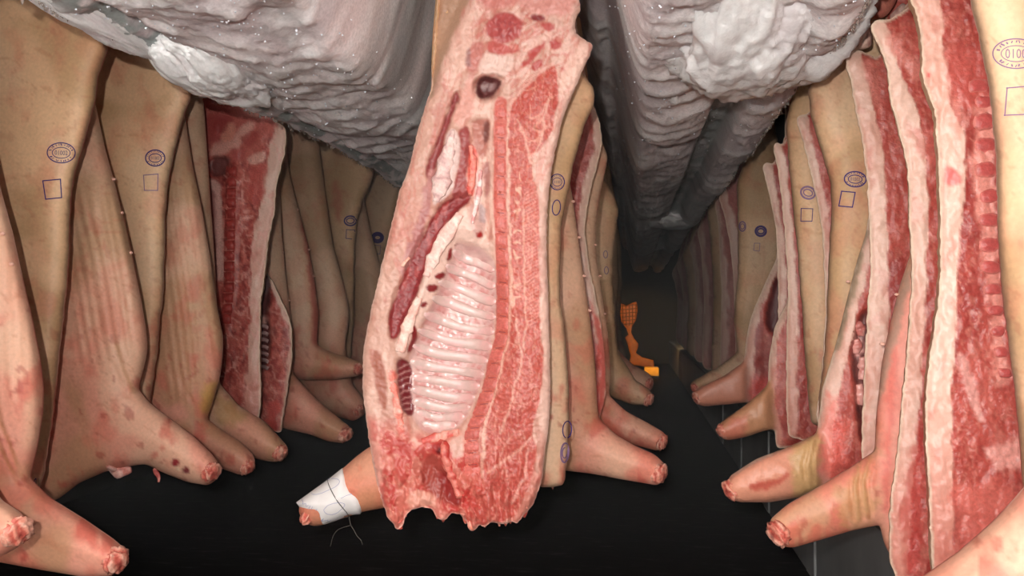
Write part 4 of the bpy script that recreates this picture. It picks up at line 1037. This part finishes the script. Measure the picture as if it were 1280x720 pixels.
t, s = skin_side('dim slack belly side between the two smallest stamped sides on the left',
    hung([(448, 80), (452, 200), (456, 255), (464, 292), (476, 335), (486, 390), (484, 430), (470, 470), (480, 500), (470, 515), (430, 505), (410, 420), (404, 200), (412, 90)], Z, 0), Z, LEFT, 0, 'belly', 114, 3.2, 0.0, cold=0.35)
Z = 5.75
t, s = skin_side('farthest stamped side of pork on the left, dark violet blot beside the middle carcass',
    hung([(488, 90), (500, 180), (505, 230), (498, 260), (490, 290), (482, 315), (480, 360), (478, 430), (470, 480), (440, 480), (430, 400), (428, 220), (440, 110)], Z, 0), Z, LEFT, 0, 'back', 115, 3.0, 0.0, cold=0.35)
oval_stamp(t, s, 472, 297, 13, 11.5, 0, None, th=3.0); square_stamp(t, s, [(467, 306.5), (475.5, 307), (475, 317.5), (466.5, 317)], M_INKF, th=0.8)
Z = 6.3
t, s = skin_side('dim side of pork right behind the big middle carcass, farthest seen on the left',
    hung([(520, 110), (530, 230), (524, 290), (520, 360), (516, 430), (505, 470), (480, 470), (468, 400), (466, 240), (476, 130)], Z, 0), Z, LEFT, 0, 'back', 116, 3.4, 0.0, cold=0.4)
oval_stamp(t, s, 489, 288, 10, 11, 0, None, th=2.0)

# ------------------------------------------------------------------ middle row behind the big side
Z = 2.47
t, s = skin_side('tan side with four violet ovals, a strip right of the big split side',
    hung([(690, -60), (712, 40), (728, 92), (741, 108), (743, 122), (741, 136), (730, 157), (718, 200), (712, 231), (706, 260), (701, 286), (700, 330), (700, 375), (704, 396), (708, 445), (711, 490), (711, 530), (709, 575), (705, 606), (684, 610), (620, 600), (560, 560), (530, 450), (530, 250), (560, 60), (600, -60)], Z, 1), Z, MID, 1, 'back', 120, 2.6, 0.0, rag=0.6, Tf=0.03, Tb=0.02, R=0.05)
oval_stamp(t, s, 696.5, 227.5, 18, 19.5, 0, '0100', th=1.3); oval_stamp(t, s, 695.5, 259.5, 10, 19, 6, None, inner=False, th=1.3)
oval_stamp(t, s, 709, 537, 11, 21, 4, None, inner=False, th=1.4); oval_stamp(t, s, 706, 566, 9.5, 24, 4, None, M_INKF, inner=True, th=2.2)
lump(t, 'torn_shred', s, [(690, 606), (691, 611)], [2.5, 1.5], -0.02, (226, 140, 124), (236, 170, 150), 33, M_CUT, 1.0)
Z = 2.78
t, s = skin_side('smooth pink side whose foreleg points right over the floor, nearest one behind the middle carcass',
    hung([(680, -40), (700, 120), (709, 210), (716, 250), (722, 292), (728, 335), (735, 380), (741, 425), (745, 470), (746, 500), (748, 522), (770, 544), (795, 558), (818, 568), (831, 580), (832, 598), (822, 607), (775, 599), (738, 592), (705, 588), (640, 580), (575, 500), (560, 250), (580, 60), (610, -40)], Z, 1), Z, MID, 1, 'belly', 121, 2.8, 0.05, tip=(823, 592, 14, 20), Tf=0.055)
for q in ((716, 252), (724, 297), (730, 345), (737, 388)): teat(t, s, *q, 2.2)
Z = 3.02
t, s = cut_side('split side with red flesh and pale fat edge, peeping out right of the tan strip',
    hung([(715, 0), (735, 110), (748, 148), (752, 168), (753, 180), (747, 204), (739, 232), (733, 262), (731, 290), (734, 320), (742, 360), (751, 405), (757, 450), (757, 490), (750, 522), (735, 545), (690, 540), (640, 480), (620, 300), (640, 100), (668, 0)], Z, 1), Z, MID, 1,
    [(735, 100), (742, 150), (743, 180), (735, 210), (728, 240), (722, 270), (722, 300), (728, 340), (738, 390), (747, 430), (750, 470), (745, 530)], 'R', 122, 2.4,
    blobs=[([(735, 370), (748, 400), (760, 440), (758, 500), (746, 540), (740, 520), (748, 470), (744, 420)], (206, 78, 70), 3, 0.8)], Tb=0.06)
Z = 3.25
t, s = skin_side('pinkish side with small teats whose foreleg is the second pointing right behind the middle carcass',
    hung([(725, 20), (742, 150), (756, 186), (760, 196), (757, 212), (750, 242), (745, 280), (745, 318), (752, 366), (760, 418), (763, 468), (761, 494), (782, 514), (812, 530), (832, 542), (833, 556), (823, 564), (786, 555), (762, 546), (700, 525), (660, 420), (650, 180), (670, 40)], Z, 1), Z, MID, 1, 'belly', 123, 2.8, 0.05, tip=(826, 552, 11, 22), Tf=0.05)
for q in ((744, 306), (750, 345), (756, 392)): teat(t, s, *q, 1.8)
Z = 4.05
t, s = skin_side('brown shaded side with ragged ham edge beside the dark aisle, behind the middle carcass',
    hung([(735, 120), (750, 215), (764, 238), (774, 262), (770, 285), (767, 310), (766, 350), (769, 400), (772, 440), (795, 475), (812, 487), (818, 497), (813, 507), (790, 506), (765, 496), (720, 470), (690, 380), (688, 200), (700, 120)], Z, 1), Z, MID, 1, 'back', 124, 2.8, 0.0, cold=0.2, rag=0.8, tip=(810, 499, 9, 28))
oval_stamp(t, s, 757, 318, 5, 9, 0, None, M_INKF, inner=False, th=1); oval_stamp(t, s, 758, 338, 5, 9, 0, None, M_INKF, inner=False, th=1)
Z = 4.7
t, s = skin_side('shadowed side showing only its foreleg, left of the yellow box end',
    hung([(745, 170), (756, 240), (762, 300), (762, 380), (765, 430), (790, 455), (812, 467), (818, 476), (815, 488), (800, 492), (770, 484), (725, 460), (712, 300), (722, 170)], Z, 1), Z, MID, 1, 'belly', 125, 3.0, 0.1, cold=0.3, tip=(810, 479, 8, 28))
for k, (Z, xe, lab) in enumerate(((6.5, 774, 'dim side of pork left of the orange mesh, nearer of the two dark ones'), (8.6, 778, 'dim side of pork left of the orange mesh, farther of the two dark ones'))):
    m = F / Z
    skin_side(lab, hung([(xe - 12, 385 - 0.95 * m), (xe - 3, 385 - 0.62 * m), (xe, 385 - 0.2 * m), (xe - 3, 385), (xe, 385 + 0.25 * m), (xe + 6, 385 + 0.42 * m), (xe - 8, 385 + 0.5 * m), (xe - 40, 385 + 0.45 * m), (xe - 60, 385 - 0.1 * m), (xe - 50, 385 - 0.9 * m)], Z, 1), Z, MID, 1, 'back', 126 + k, 3.0, 0, cold=0.4)

# ------------------------------------------------------------------ right row, near to far
Z = 1.42
t, s = skin_side('pale pink foreleg and shoulder of a side cut off by the lower right corner',
    hung([(1500, -80), (1600, 200), (1600, 600), (1560, 760), (1400, 900), (1250, 870), (1100, 830), (1085, 800), (1095, 770), (1150, 725), (1200, 690), (1240, 655), (1268, 626), (1290, 600), (1310, 500), (1325, 300), (1330, -80)], Z, 2), Z, RIGHT, 2, 'belly', 130, 5, 0.25, tip=(1100, 800, 26, 140))
Z = 1.6
t, s = skin_side('yellowish tan side with faded violet stamps at the right edge of the view',
    hung([(1420, -60), (1480, 200), (1480, 500), (1440, 640), (1340, 700), (1290, 660), (1279, 600), (1276, 550), (1270, 490), (1262, 430), (1254, 370), (1249, 300), (1247, 200), (1238, 110), (1226, 50), (1214, 0), (1214, -60)], Z, 2), Z, RIGHT, 2, 'back', 131, 4, -0.1, Tf=0.05)
oval_stamp(t, s, 1270, 67, 58, 37, 0, '0100', M_INKF, th=1.6)
square_stamp(t, s, [(1259, 110), (1305, 106), (1304, 142), (1256, 144)], M_INKF, th=1.5)
Z = 1.78
fat1 = [(1170, -60), (1176, 0), (1180, 60), (1186, 100), (1188, 130), (1204, 160), (1206, 200), (1201, 290), (1199, 360), (1195, 410), (1190, 485), (1190, 585), (1193, 720)]
t, s = cut_side('nearest split side on the right with broad white fat and dark red backbone knobs',
    hung([(1340, -60), (1400, 200), (1400, 600), (1340, 760), (1220, 790), (1180, 770), (1168, 730), (1164, 690), (1161, 620), (1157, 540), (1157, 500), (1162, 450), (1171, 390), (1176, 345), (1175, 260), (1172, 190), (1169, 140), (1158, 113), (1152, 90), (1153, 60), (1149, 28), (1139, 2), (1130, -60)], Z, 2), Z, RIGHT, 2, fat1, 'L', 132, 2.6,
    blobs=[([(1180, 60), (1230, 60), (1240, 110), (1226, 140), (1195, 130)], (190, 88, 80), 6, 0.7), ([(1178, 205), (1196, 212), (1204, 224), (1190, 234), (1180, 228)], (200, 60, 70), 4, 0.7), ([(1158, 90), (1164, 90), (1164, 98), (1158, 98)], (200, 48, 60), 2, 0.9),
           ([(1196, 440), (1206, 445), (1226, 510), (1232, 530), (1222, 524), (1206, 490)], (216, 160, 150), 3, 0.7), ([(1220, 120), (1242, 120), (1250, 340), (1262, 480), (1245, 480), (1232, 340), (1216, 220)], (226, 150, 136), 5, 0.75),
           ([(1190, 610), (1240, 600), (1280, 620), (1250, 660), (1200, 700)], (214, 110, 98), 8, 0.6), ([(1186, 120), (1202, 120), (1206, 150), (1196, 200), (1190, 190)], (214, 140, 126), 5, 0.5), ([(1230, 560), (1280, 545), (1290, 580), (1245, 590)], (226, 160, 148), 5, 0.7)], rag=1.4)
for k, (x, y, w, h) in enumerate(((1222, 108, 24, 17), (1229, 128, 22, 17), (1229, 152, 24, 20), (1231, 182, 25, 20), (1233, 212, 26, 20), (1236, 245, 22, 17), (1236, 275, 24, 17), (1236, 306, 25, 18), (1237, 334, 25, 16), (1240, 362, 22, 14), (1243, 388, 20, 13), (1247, 414, 18, 13), (1251, 440, 17, 13), (1255, 466, 16, 13))):
    v, f = ico(3)
    r = 1 + (fbm(v[:, 0] * 2 + k, v[:, 2] * 2, k, 2) - 0.5) * 0.3
    q = np.sign(v) * np.abs(v) ** 0.7
    c0 = s.S(np.array([x]), np.array([y]), -0.003)[0]
    V = c0 + q * r[:, None] * np.array([w / 2 * s.mpp, 0.008, h / 2 * s.mpp])
    cc = mix(np.tile(lin((186, 82, 78)), (len(V), 1)), (224, 150, 138), sst(0.55, 0.95, np.hypot(v[:, 0], v[:, 2])) * 0.6)
    link_mesh('vertebra', V, f, M_CUT, t, cc)
Z = 1.97
fat2 = [(1102, 20), (1112, 40), (1120, 75), (1130, 100), (1148, 140), (1156, 170), (1160, 250), (1158, 350), (1155, 435), (1147, 540), (1140, 640), (1134, 720)]
t, s = cut_side('second split side from the right, white fat strip bent under its tapered top',
    hung([(1300, -40), (1350, 200), (1340, 600), (1260, 720), (1160, 735), (1122, 728), (1112, 700), (1112, 640), (1122, 560), (1131, 465), (1139, 370), (1140, 340), (1137, 280), (1135, 212), (1127, 178), (1121, 152), (1112, 122), (1109, 85), (1096, 52), (1088, 36), (1091, 26), (1101, 24), (1110, 26), (1135, 10), (1165, -40)], Z, 2), Z, RIGHT, 2, fat2, 'L', 133, 2.6,
    blobs=[([(1106, 44), (1120, 40), (1150, 80), (1160, 100), (1140, 96), (1118, 70)], (206, 124, 112), 4, 0.8), ([(1140, 160), (1165, 160), (1172, 210), (1150, 200)], (196, 100, 90), 4, 0.6), ([(1126, 620), (1142, 560), (1152, 500), (1156, 620), (1150, 720), (1130, 720)], (188, 70, 64), 6, 0.6)], rag=1.4, Tb=0.05)
Z = 2.12
t, s = skin_side('pinkish belly side with the nearest whole foreleg pointing left, on the right row',
    hung([(1240, 40), (1270, 250), (1260, 500), (1210, 700), (1150, 728), (1122, 712), (1106, 680), (1100, 656), (1062, 664), (1022, 676), (990, 685), (974, 682), (965, 668), (963, 650), (985, 631), (1022, 610), (1060, 587), (1094, 564), (1096, 520), (1103, 455), (1114, 402), (1127, 352), (1140, 315), (1165, 200), (1180, 40)], Z, 2), Z, RIGHT, 2, 'belly', 134, 2.8, 0.35, tip=(975, 665, 18, 158), Tf=0.035, Tb=0.03, R=0.08,
    relief=folds([[(1093, 570), (1084, 600), (1090, 645)], [(1082, 574), (1074, 604), (1080, 650)], [(1070, 580), (1064, 606), (1068, 650)]], 0.004, 2.2), fold_paint=[[(1088, 570), (1079, 602), (1086, 648)], [(1076, 578), (1069, 605), (1074, 650)]],
    blobs=[([(1118, 400), (1145, 330), (1150, 450), (1140, 560), (1120, 660), (1105, 650), (1097, 560), (1102, 480)], (232, 150, 134), 6, 0.75), ([(1112, 440), (1124, 430), (1116, 560), (1112, 640), (1104, 640), (1106, 540)], (214, 104, 92), 5, 0.7),
           ([(1126, 352), (1141, 316), (1138, 360), (1124, 412), (1108, 472), (1096, 512), (1100, 455), (1112, 402)], (170, 140, 122), 4, 0.8), ([(1040, 612), (1080, 590), (1092, 620), (1092, 650), (1050, 660)], (186, 146, 96), 10, 0.6)])
teat(t, s, 1121, 368, 2.2); teat(t, s, 1103, 430, 2.6)
Z = 2.27
fat3 = [(1075, 70), (1084, 90), (1088, 120), (1102, 175), (1107, 250), (1111, 350), (1110, 400), (1106, 480), (1104, 600)]
t, s = cut_side('third split side from the right, round-topped white fat strip with a red inner edge',
    hung([(1225, -20), (1250, 200), (1240, 500), (1180, 600), (1110, 620), (1082, 600), (1077, 560), (1080, 480), (1085, 370), (1089, 345), (1087, 280), (1083, 215), (1077, 172), (1070, 140), (1063, 100), (1057, 82), (1058, 68), (1068, 62), (1080, 64), (1094, 72), (1112, 60), (1130, 10), (1150, -20)], Z, 2), Z, RIGHT, 2, fat3, 'L', 135, 2.6,
    blobs=[([(1076, 72), (1088, 72), (1100, 110), (1102, 150), (1090, 120)], (204, 120, 108), 3, 0.8)], rag=1.3, Tb=0.045)
for nm, q, rgb in (('shank', [(1090, -40), (1082, 0), (1080, 20), (1088, 25), (1098, 24), (1109, 20), (1120, 4), (1130, -40)], (190, 116, 100)), ('tendon', [(1082, 22), (1088, 26), (1090, 40), (1090, 58), (1078, 62), (1066, 62), (1055, 68), (1053, 63), (1066, 52), (1079, 38)], (232, 196, 180)), ('tendon', [(1111, 20), (1129, 2), (1136, 10), (1137, 30), (1127, 37), (1116, 30)], (234, 200, 188))):
    w = Slab(q, 2.33, 2.4, R=0.03, Tf=0.02, Tb=0.02, Ef=0.002, Eb=0.002, seed=8)
    cc = np.tile(lin(rgb), (w.n, 1)); cc = mix(cc, (176, 92, 84), sst(0.45, 0.75, fbm(w.px * 0.1, w.py * 0.07, 8, 3)) * 0.6)
    w.build(nm, M_CUT, t, cc, cc)
Z = 2.42
CAV6 = [(1075, 395), (1084, 385), (1090, 450), (1086, 560), (1076, 550), (1070, 490), (1064, 440)]
t, s = cut_side('opened belly side with a grey skin edge and lumpy cavity, its foreleg pointing left',
    hung([(1150, 0), (1175, 200), (1170, 480), (1130, 600), (1090, 612), (1050, 606), (1024, 612), (1000, 622), (962, 628), (922, 628), (910, 620), (906, 606), (914, 594), (947, 573), (986, 559), (1020, 543), (1023, 530), (1028, 486), (1043, 438), (1058, 380), (1070, 332), (1083, 290), (1098, 180), (1108, 0)], Z, 2), Z, RIGHT, 2, [(1095, 180), (1086, 330), (1074, 380), (1062, 440), (1050, 490), (1042, 540), (1040, 600)], 'L', 136, 2.6, Tf=0.03, R=0.07, rag=0.4, Tb=0.035,
    blobs=[(CAV6, (104, 66, 64), 2.5, 0.9), ([(1066, 425), (1078, 420), (1080, 440), (1070, 448)], (224, 160, 150), 2.5, 0.9), ([(1070, 480), (1080, 478), (1080, 505), (1072, 508)], (222, 150, 140), 2.5, 0.9),
           ([(1085, 288), (1076, 335), (1064, 384), (1050, 436), (1040, 440), (1056, 380), (1068, 330), (1080, 285)], (158, 136, 112), 3, 0.9),
           ([(900, 600), (1026, 535), (1028, 620), (900, 640)], (212, 144, 118), 5, 0.95), ([(990, 560), (1024, 540), (1024, 615), (995, 622)], (186, 152, 100), 6, 0.8), ([(935, 606), (965, 600), (986, 588), (990, 592), (966, 610), (938, 614)], (176, 66, 54), 3, 0.8), ([(1030, 500), (1046, 490), (1060, 560), (1040, 600), (1026, 580)], (222, 100, 88), 8, 0.7)],
    relief=add_relief(lambda px, py, d: -0.025 * mask(CAV6, px, py, 4) + 0.03 * mask([(890, 600), (960, 560), (1018, 536), (1024, 560), (1024, 620), (900, 640)], px, py, 12), folds([[(1022, 545), (1015, 575), (1018, 615)], [(1012, 550), (1005, 580), (1008, 618)]], 0.004, 2)), tip=(915, 612, 14, 160))
for k, q in enumerate(([(1070, 424), (1072, 432), (1070, 442)], [(1074, 480), (1076, 492), (1075, 506)], [(1078, 446), (1080, 460), (1078, 474)], [(1072, 405), (1076, 412), (1076, 420)])):
    lump(t, 'entrail_fat', s, q, [4, 7, 4], 0.004, (226, 164, 154), (200, 120, 112), 40 + k, M_WET, 0.8)
teat(t, s, 1060, 352, 2)
Z = 2.57
t, s = skin_side('olive tan side with crisp violet oval over a leaning square, right row',
    hung([(1150, -20), (1190, 200), (1180, 450), (1120, 590), (1050, 595), (1026, 560), (1024, 500), (1030, 450), (1034, 390), (1036, 330), (1038, 293), (1040, 260), (1038, 227), (1027, 187), (1015, 150), (1010, 115), (1020, 80), (1040, 45), (1070, -20)], Z, 2), Z, RIGHT, 2, 'back', 137, 2.8, -0.1, cold=0.15, rag=0.5, Tf=0.05)
oval_stamp(t, s, 1069, 224, 27, 19, 3, '01002', th=1.7); square_stamp(t, s, [(1052, 239), (1069, 240.5), (1065.5, 259), (1048.5, 257.5)], th=1.4)
Z = 2.78
t, s = cut_side('slim curved split strip between two stamped olive sides on the right',
    hung([(1110, 0), (1140, 200), (1120, 440), (1070, 560), (1030, 555), (1020, 520), (1024, 490), (1030, 440), (1032, 391), (1030, 329), (1028, 293), (1023, 258), (1017, 231), (1010, 200), (1003, 173), (997, 157), (995, 148), (1000, 143), (1008, 145), (1020, 130), (1040, 60), (1060, 0)], Z, 2), Z, RIGHT, 2, [(1008, 140), (1012, 160), (1020, 200), (1030, 235), (1036, 262), (1038, 300), (1044, 400), (1044, 520)], 'L', 138, 2.4, rag=1.0, Tb=0.045)
Z = 3.0
t, s = skin_side('olive side with blurred violet oval over a small square, second stamped one down right row',
    hung([(1070, 20), (1110, 200), (1100, 440), (1050, 540), (1014, 530), (1010, 490), (1005, 420), (1000, 350), (997, 311), (993, 280), (989, 230), (985, 190), (983, 150), (992, 110), (1010, 60), (1030, 20)], Z, 2), Z, RIGHT, 2, 'back', 139, 2.8, -0.1, cold=0.2, Tf=0.045)
oval_stamp(t, s, 1010, 241, 18, 15, 18, None, M_INKF, th=2.2); square_stamp(t, s, [(1001.5, 260.5), (1016, 261), (1015, 276.5), (1001, 276.5)], th=1.0)
Z = 3.15
t, s = cut_side('split strip of pork, right one of a pair with hooked tops mid right row',
    hung([(1050, 40), (1080, 200), (1070, 440), (1040, 548), (1010, 552), (985, 545), (983, 500), (983, 440), (984, 400), (985, 364), (984, 329), (980, 280), (976, 240), (972, 209), (966, 184), (970, 176), (978, 182), (996, 150), (1015, 40)], Z, 2), Z, RIGHT, 2, [(976, 170), (986, 240), (991, 285), (995, 330), (996, 400), (997, 540)], 'L', 140, 2.4, rag=0.8, Tb=0.045)
Z = 3.32
t, s = cut_side('red belly side below the hooked pair, olive foreleg pointing left under it',
    hung([(1030, 60), (1060, 200), (1050, 440), (1020, 548), (990, 560), (971, 560), (968, 536), (957, 538), (930, 547), (907, 551), (898, 544), (896, 534), (905, 525), (933, 506), (960, 481), (961, 451), (968, 410), (982, 382), (992, 350), (1000, 200), (1005, 60)], Z, 2), Z, RIGHT, 2, [(998, 300), (990, 385), (976, 412), (968, 455), (970, 500), (978, 560)], 'L', 141, 2.6, Tf=0.025, R=0.06, rag=0.4, tip=(904, 538, 10, 150), Tb=0.04,
    blobs=[([(885, 530), (966, 470), (968, 540), (890, 560)], (196, 140, 104), 4, 0.95), ([(890, 540), (930, 520), (930, 552), (890, 556)], (206, 112, 96), 6, 0.7)],
    relief=lambda px, py, d: 0.03 * mask([(880, 535), (960, 480), (966, 540), (890, 560)], px, py, 8))
Z = 3.5
t, s = cut_side('split strip of pork, left one of a pair with hooked tops mid right row',
    hung([(1020, 80), (1040, 240), (1030, 440), (1000, 530), (985, 530), (976, 480), (973, 420), (973, 369), (972, 329), (969, 280), (964, 253), (958, 227), (953, 208), (957, 202), (966, 206), (982, 170), (995, 80)], Z, 2), Z, RIGHT, 2, [(962, 200), (972, 240), (979, 285), (983, 340), (984, 530)], 'L', 142, 2.4, rag=0.8, Tb=0.05)
Z = 3.95
CAV11 = [(958, 392), (964, 365), (971, 345), (978, 350), (974, 400), (968, 420), (960, 410)]
t, s = cut_side('opened belly side with a dark slit and pale fat edge, double foreleg left of it',
    hung([(1000, 90), (1015, 240), (1010, 440), (985, 508), (960, 508), (934, 503), (905, 506), (878, 508), (867, 503), (864, 493), (874, 485), (905, 470), (930, 452), (932, 430), (936, 405), (944, 382), (956, 355), (970, 325), (980, 240), (982, 90)], Z, 2), Z, RIGHT, 2, [(985, 200), (976, 330), (962, 360), (950, 392), (944, 420), (942, 510)], 'L', 143, 2.6, Tf=0.02, rag=0.4, tip=(872, 497, 8, 165), Tb=0.05,
    blobs=[(CAV11, (86, 46, 50), 2, 0.9), ([(855, 490), (932, 445), (934, 506), (860, 512)], (206, 136, 112), 3, 0.95), ([(940, 470), (965, 470), (965, 508), (936, 506)], (216, 84, 78), 6, 0.7)],
    relief=lambda px, py, d: -0.02 * mask(CAV11, px, py, 3) + 0.03 * mask([(855, 490), (932, 448), (934, 506), (860, 512)], px, py, 6))
Z = 4.5
t, s = skin_side('olive side with a dark small oval stamp far down the right row, wrinkled belly below',
    hung([(965, 130), (985, 260), (980, 420), (960, 480), (935, 470), (900, 482), (870, 492), (862, 486), (864, 477), (900, 457), (922, 440), (917, 400), (922, 350), (923, 300), (921, 230), (930, 200), (945, 130)], Z, 2), Z, RIGHT, 2, 'back', 144, 2.8, 0.0, cold=0.3, relief=wrinkles((925, 300, 965, 440), Z / F, 7, 0.006, -0.15, 9), tip=(869, 485, 7, 155))
oval_stamp(t, s, 951, 289, 13, 12, 0, None, th=2.6); oval_stamp(t, s, 928, 283, 8, 12, 0, None, M_INKF, th=1.6); square_stamp(t, s, [(943, 304), (950, 304), (949, 314), (942, 313)], M_INKF, th=0.7)
t, s = cut_side('split strip just left of the far stamped side, rightmost of the far pale strips',
    hung([(950, 150), (955, 260), (950, 420), (935, 460), (920, 455), (918, 400), (917, 345), (912, 302), (906, 271), (898, 246), (902, 238), (914, 222), (930, 150)], 5.0, 2), 5.0, RIGHT, 2, [(905, 235), (917, 270), (923, 302), (927, 350), (930, 460)], 'L', 145, 2.4, rag=0.6, cold=0.15)
far = [(5.6, 893, 250, 'pale far strip on the right, second one left of the far stamped side'), (6.3, 883, 262, 'pale far strip on the right, third one left of the far stamped side'), (7.3, 871, 286, 'dim far strip on the right, fourth one left of the far stamped side'),
       (8.3, 861, 305, 'dim far strip on the right, fifth one left of the far stamped side'), (9.4, 852, 318, 'dim far strip on the right, sixth one left of the far stamped side'), (10.6, 845, 330, 'dim far strip on the right, seventh one left of the far stamped side'), (12.0, 838, 340, 'dimmest strip of pork at the far end of the right row, beside the dark aisle')]
for k, (Z, x, y, lab) in enumerate(far):
    m = F / Z; w = 0.2 * m; xb = x + 8; bot = 385 + 0.46 * m
    poly = hung([(x + w + 10, y - 0.15 * m), (x + w + 14, 385), (x + w + 8, bot - 4), (xb + 4, bot), (xb - 2, bot - 8), (xb, 385 + 0.1 * m), (xb + 1, 385 - 0.1 * m), (x + 5, y + 0.25 * (385 - y)), (x, y + 2), (x + 3, y - 3), (x + 8, y - 0.1 * m)], Z, 2)
    if k in (1, 4): skin_side(lab, poly, Z, RIGHT, 2, 'back', 150 + k, 2.4, 0, cold=0.35)
    else: cut_side(lab, poly, Z, RIGHT, 2, [(x + 6, y - 20), (x + 10, y + 30), (xb + 9, 385), (xb + 9, bot)], 'L', 150 + k, 2.2, rag=0.4, cold=0.25)

# ------------------------------------------------------------------ orange netting and yellow strip at the far end of the aisle
Z = 15.8
on = thing('mesh_sheet', tuple(P(np.array([790.]), np.array([462.]), Z)[0]), 'torn orange mesh sheet at the dark far end of the aisle', 'sheet')
oq = [(773, 369), (776, 379), (783, 382), (791, 378), (796, 377), (797, 388), (795, 400), (790, 408), (789, 416), (793, 424), (798, 430), (797, 436), (795, 441), (803, 447), (817, 450), (818, 460), (786, 456), (788, 445), (785, 432), (781, 422), (785, 418), (783, 411), (776, 402), (774, 390)]
so = Slab(oq, Z, 1.4, R=0.05, Tf=0.01, Tb=0.01, it=0, rag=0.5)
link_mesh('sheet', so.V, so.faces, M_ORANGE, on, None, so.smooth)
dk = plain_material('brown_strand', (130, 66, 20), 0.6)
for k in range(6):
    for a, b2 in (((774 + k * 4.2, 380), (775 + k * 3.9, 407)), ((773, 383 + k * 4.6), (796, 381 + k * 4.6))):
        p = np.linspace(a, b2, 12); i = inside(np.array(oq, float), p[:, 0], p[:, 1]); p = p[i]
        if len(p) > 2:
            V, f = tube(so.S(p[:, 0], p[:, 1], 0.004), 0.006, 5); link_mesh('strand', V, f, dk, on)
lp = bpy.data.lights.new('far_end_fill', 'SPOT'); lp.energy = 150; lp.color = (1.0, 0.66, 0.3); lp.spot_size = 1.0; lp.spot_blend = 0.25; lp.shadow_soft_size = 0.03  # unseen lamp, added to brighten the orange sheet and the yellow box
lo = bpy.data.objects.new('far_end_fill', lp); lo.location = (0.40, 12.7, 1.15); COL.objects.link(lo)
lo.rotation_euler = (Vector((0.20, 14.3, 0.40)) - Vector(lo.location)).to_track_quat('-Z', 'Y').to_euler()
a0 = P(np.array([806.]), np.array([471.]), 13.6)[0]; a1 = P(np.array([823.]), np.array([461.]), 13.6)[0]
ys = thing('crate', (float((a0[0] + a1[0]) / 2), 13.65, 0.0), 'yellow box end glowing low down at the far end of the aisle', 'crate')
add_box('body', (a0[0], 13.6, 0.0), (a1[0], 13.9, a1[2]), plain_material('dark_plastic', (60, 50, 40), 0.5), parent=ys, bevel=0.006)
add_box('rim', (a0[0] - 0.004, 13.585, a0[2] + 0.01), (a1[0] + 0.004, 13.9, a1[2] + 0.01), M_YELLOW, parent=ys, bevel=0.006)

# ------------------------------------------------------------------ cold mist in the depth of the hold
mm = bpy.data.materials.new('cold_mist'); mm.use_nodes = True; nt = mm.node_tree; nt.nodes.clear()
vo = nt.nodes.new('ShaderNodeVolumeScatter'); vo.inputs['Density'].default_value = 0.05; vo.inputs['Color'].default_value = (0.9, 0.92, 0.95, 1); vo.inputs['Anisotropy'].default_value = 0.0
ou = nt.nodes.new('ShaderNodeOutputMaterial'); nt.links.new(vo.outputs[0], ou.inputs['Volume'])
mist = add_box('mist', (XL + 0.02, 3.3, 0.02), (XR - 0.02, 12.5, ZC - 0.02), mm); mist['kind'] = 'stuff'
